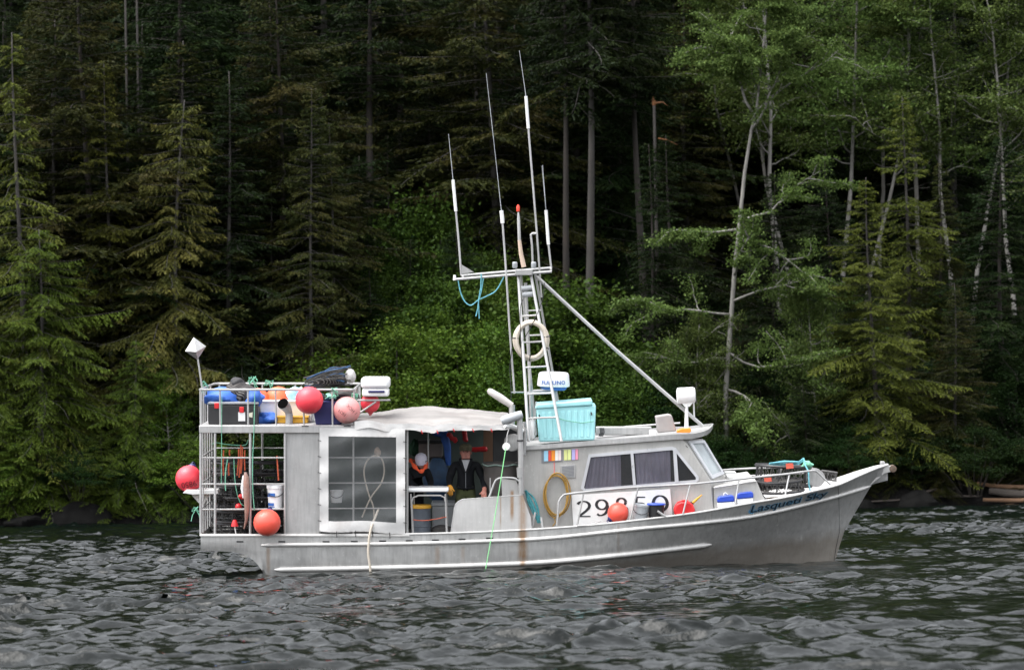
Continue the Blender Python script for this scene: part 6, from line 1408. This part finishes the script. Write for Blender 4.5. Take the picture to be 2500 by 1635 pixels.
# the man standing by the bulwark, facing out
y0 = .95; fz = deck_z(1130) + .005; p = lambda px, py, y: B(px, py, y)
def foot(px, y): q = B(px, 1310, y); q.z = fz; return q
J = {'pelvis': (p(1137, 1196, y0), .165), 'spine': (p(1137, 1172, y0), .178), 'chest': (p(1137, 1150, y0 - .01), .185), 'collar': (p(1137, 1135, y0), .12), 'neck': (p(1137, 1126, y0 - .01), .075),
     'jaw': (p(1137, 1116, y0 - .035), .080), 'head': (p(1137, 1105, y0 - .025), .100), 'crown': (p(1137, 1094, y0 - .02), .085)}
Bn = [('pelvis', 'spine'), ('spine', 'chest'), ('chest', 'collar'), ('collar', 'neck'), ('neck', 'jaw'), ('jaw', 'head'), ('head', 'crown')]
Gp = {('pelvis', 'spine'): 1, ('spine', 'chest'): 1, ('chest', 'collar'): 1, ('collar', 'neck'): 1, ('neck', 'jaw'): 0, ('jaw', 'head'): 0, ('head', 'crown'): 0}
for k, (sx, ex, ey, wx, wy, hx) in {'l': ((1110, 1135), (1098, 1163), y0 - .03, (1097, 1186), .62, 1124), 'r': ((1164, 1135), (1180, 1166), y0 - .05, (1183, 1192), .5, 1150)}.items():
    J[k + 'sh'] = (p(*sx, y0), .096); J[k + 'el'] = (p(*ex, ey), .074); J[k + 'wr'] = (p(*wx, wy), .046)
    J[k + 'hip'] = (p(hx, 1206, y0), .112); J[k + 'kn'] = (p(hx - (3 if k == 'l' else -3), 1256, y0 - .05), .082); an = foot(hx - (3 if k == 'l' else -3), y0); J[k + 'an'] = (an + dz(.09), .060); J[k + 'to'] = (an + Vector((0, -.17, .05)), .045)
    for a, b_, gi in (('collar', k + 'sh', 1), (k + 'sh', k + 'el', 1), (k + 'el', k + 'wr', 1), ('pelvis', k + 'hip', 2), (k + 'hip', k + 'kn', 2), (k + 'kn', k + 'an', 2), (k + 'an', k + 'to', 3)): Bn.append((a, b_)); Gp[(a, b_)] = gi
hand(J, Bn, Gp, 'lh', 'lwr', p(1098, 1193, .56), Vector((.1, -.5, -.7)), Vector((-1, 0, .1)), 4, .5, 1.25)
hand(J, Bn, Gp, 'rh', 'rwr', p(1182, 1203, .4), Vector((-.05, -.5, -.8)), Vector((1, 0, 0)), 0, .5, 1.2)
base = foot(1137, y0)
man = person('man in camouflage cap, black jacket and olive camouflage trousers standing behind the bulwark', J, Bn, Gp, (M_ruddy, M_jacket, M_camo, M_boot, M_glove), base)
hc = J['head'][0]; head_bits(man, base, hc, NEAR, X_, Z_, M_ruddy, 1.14)
cc_ = hc + Vector((0, .0, .05)); part(G().lathe(cc_, ((.110, 0), (.114, .03), (.104, .078), (.066, .108), (.0, .115)), 22, (0, -.1, 1), False), 'cap', M_camocap, man, base)
g = G(); g.grid([[cc_ + Vector((.095 * math.sin(a), -.10 * math.cos(a) - d * math.cos(a), .008 - d * .25 + .01 * math.cos(a))) for a in [R(-65 + 13 * i) for i in range(11)]] for d in (0, .03, .06)]); part(g, 'cap_brim', M_camocap, man, base, solid=.008)
ch = J['chest'][0]; part(G().prism([p(1127, 1122, y0 - .17), p(1147, 1122, y0 - .17), p(1137, 1152, y0 - .235)], (0, .06, 0)), 'shirt_front', M_shirt, man, base, bevel=.008)
for s_ in (-1, 1): part(G().tube([p(1137 + 13 * s_, 1121, y0 - .06), p(1137 + 11 * s_, 1130, y0 - .17), p(1137 + 2 * s_, 1153, y0 - .235)], [.03, .03, .014], 8), 'jacket_collar', M_jacket, man, base)
part(G().tube([p(1137, 1152, y0 - .235), p(1137, 1172, y0 - .22), p(1137, 1192, y0 - .2)], .006, 5), 'zip', M_grey, man, base)
part(G().tube([p(1117, 1190, y0 - .12), p(1137, 1192, y0 - .19), p(1158, 1190, y0 - .12)], .022, 8), 'jacket_hem', M_jacket, man, base)

# the second one, stooping over the table, head turned towards the bow
y0 = 1.05; fz = deck_z(1010) + .005
fw = Vector((.86, -.25, -.42)).normalized(); rt = fw.cross(Z_).normalized(); uv_ = rt.cross(fw).normalized()
hc = p(1029, 1124, y0 - .18)
J = {'pelvis': (p(1014, 1208, y0 + .08), .145), 'spine': (p(1016, 1180, y0 + .03), .15), 'chest': (p(1019, 1158, y0 - .06), .165), 'collar': (p(1023, 1144, y0 - .12), .115), 'neck': (p(1025, 1136, y0 - .15), .062),
     'jaw': (hc + fw * .03 - uv_ * .05, .062), 'head': (hc, .086), 'crown': (hc + uv_ * .06 - fw * .02, .072)}
Bn = [('pelvis', 'spine'), ('spine', 'chest'), ('chest', 'collar'), ('collar', 'neck'), ('neck', 'jaw'), ('jaw', 'head'), ('head', 'crown')]
Gp = {('pelvis', 'spine'): 1, ('spine', 'chest'): 1, ('chest', 'collar'): 1, ('collar', 'neck'): 1, ('neck', 'jaw'): 0, ('jaw', 'head'): 0, ('head', 'crown'): 0}
for k, (sx, ey0, ex, wx, wy, hx) in {'l': ((1000, 1150), y0 - .18, (1001, 1178), (1022, 1192), y0 - .45, 1004), 'r': ((1042, 1150), y0 - .02, (1052, 1176), (1050, 1192), y0 - .35, 1024)}.items():
    J[k + 'sh'] = (p(*sx, y0 - .08), .085); J[k + 'el'] = (p(*ex, ey0), .064); J[k + 'wr'] = (p(*wx, wy), .045)
    J[k + 'hip'] = (p(hx, 1214, y0 + .1), .108); J[k + 'kn'] = (p(hx, 1262, y0 + .04), .078); an = B(hx, 1310, y0 + .1); an.z = fz; J[k + 'an'] = (an + dz(.09), .055); J[k + 'to'] = (an + Vector((.05, -.16, .045)), .042)
    for a, b_, gi in (('collar', k + 'sh', 1), (k + 'sh', k + 'el', 1), (k + 'el', k + 'wr', 1), ('pelvis', k + 'hip', 2), (k + 'hip', k + 'kn', 2), (k + 'kn', k + 'an', 2), (k + 'an', k + 'to', 3)): Bn.append((a, b_)); Gp[(a, b_)] = gi
hand(J, Bn, Gp, 'lh', 'lwr', J['lwr'][0] + Vector((.04, -.05, -.02)), Vector((.6, -.6, -.1)), Vector((-.6, -.6, .2)), 0, .4, 1.0)
hand(J, Bn, Gp, 'rh', 'rwr', J['rwr'][0] + Vector((-.01, -.06, -.02)), Vector((-.2, -.8, -.1)), Vector((1, -.2, 0)), 0, .4, 1.0)
base = B(1014, 1310, y0 + .1); base.z = fz
p2 = person('person in white knit hat and dark jacket with orange hood bending over the work table', J, Bn, Gp, (M_skin, M_jacket, M_jacket, M_boot), base)
head_bits(p2, base, hc, fw, rt, uv_, M_skin)
hx_ = (uv_ * .9 - fw * .45).normalized(); part(G().lathe(hc + uv_ * .012 - fw * .015, ((.088, -.10), (.100, -.05), (.108, 0), (.106, .05), (.08, .095), (.03, .12), (.0, .125)), 22, hx_, False), 'knit_hat', M_beanie, p2, base)
hood = cr([p(1040, 1136, y0 - .22), p(1036, 1144, y0 - .34), p(1026, 1150, y0 - .36), p(1014, 1140, y0 - .33), p(1004, 1126, y0 - .22), p(1005, 1124, y0 - .02), p(1022, 1126, y0 + .06), p(1038, 1130, y0 - .05)], 5, True)
part(G().tube(hood, [.030 + .012 * math.sin(i * .9) for i in range(len(hood))], 9, closed=True), 'hood_collar', M_collar, p2, base)
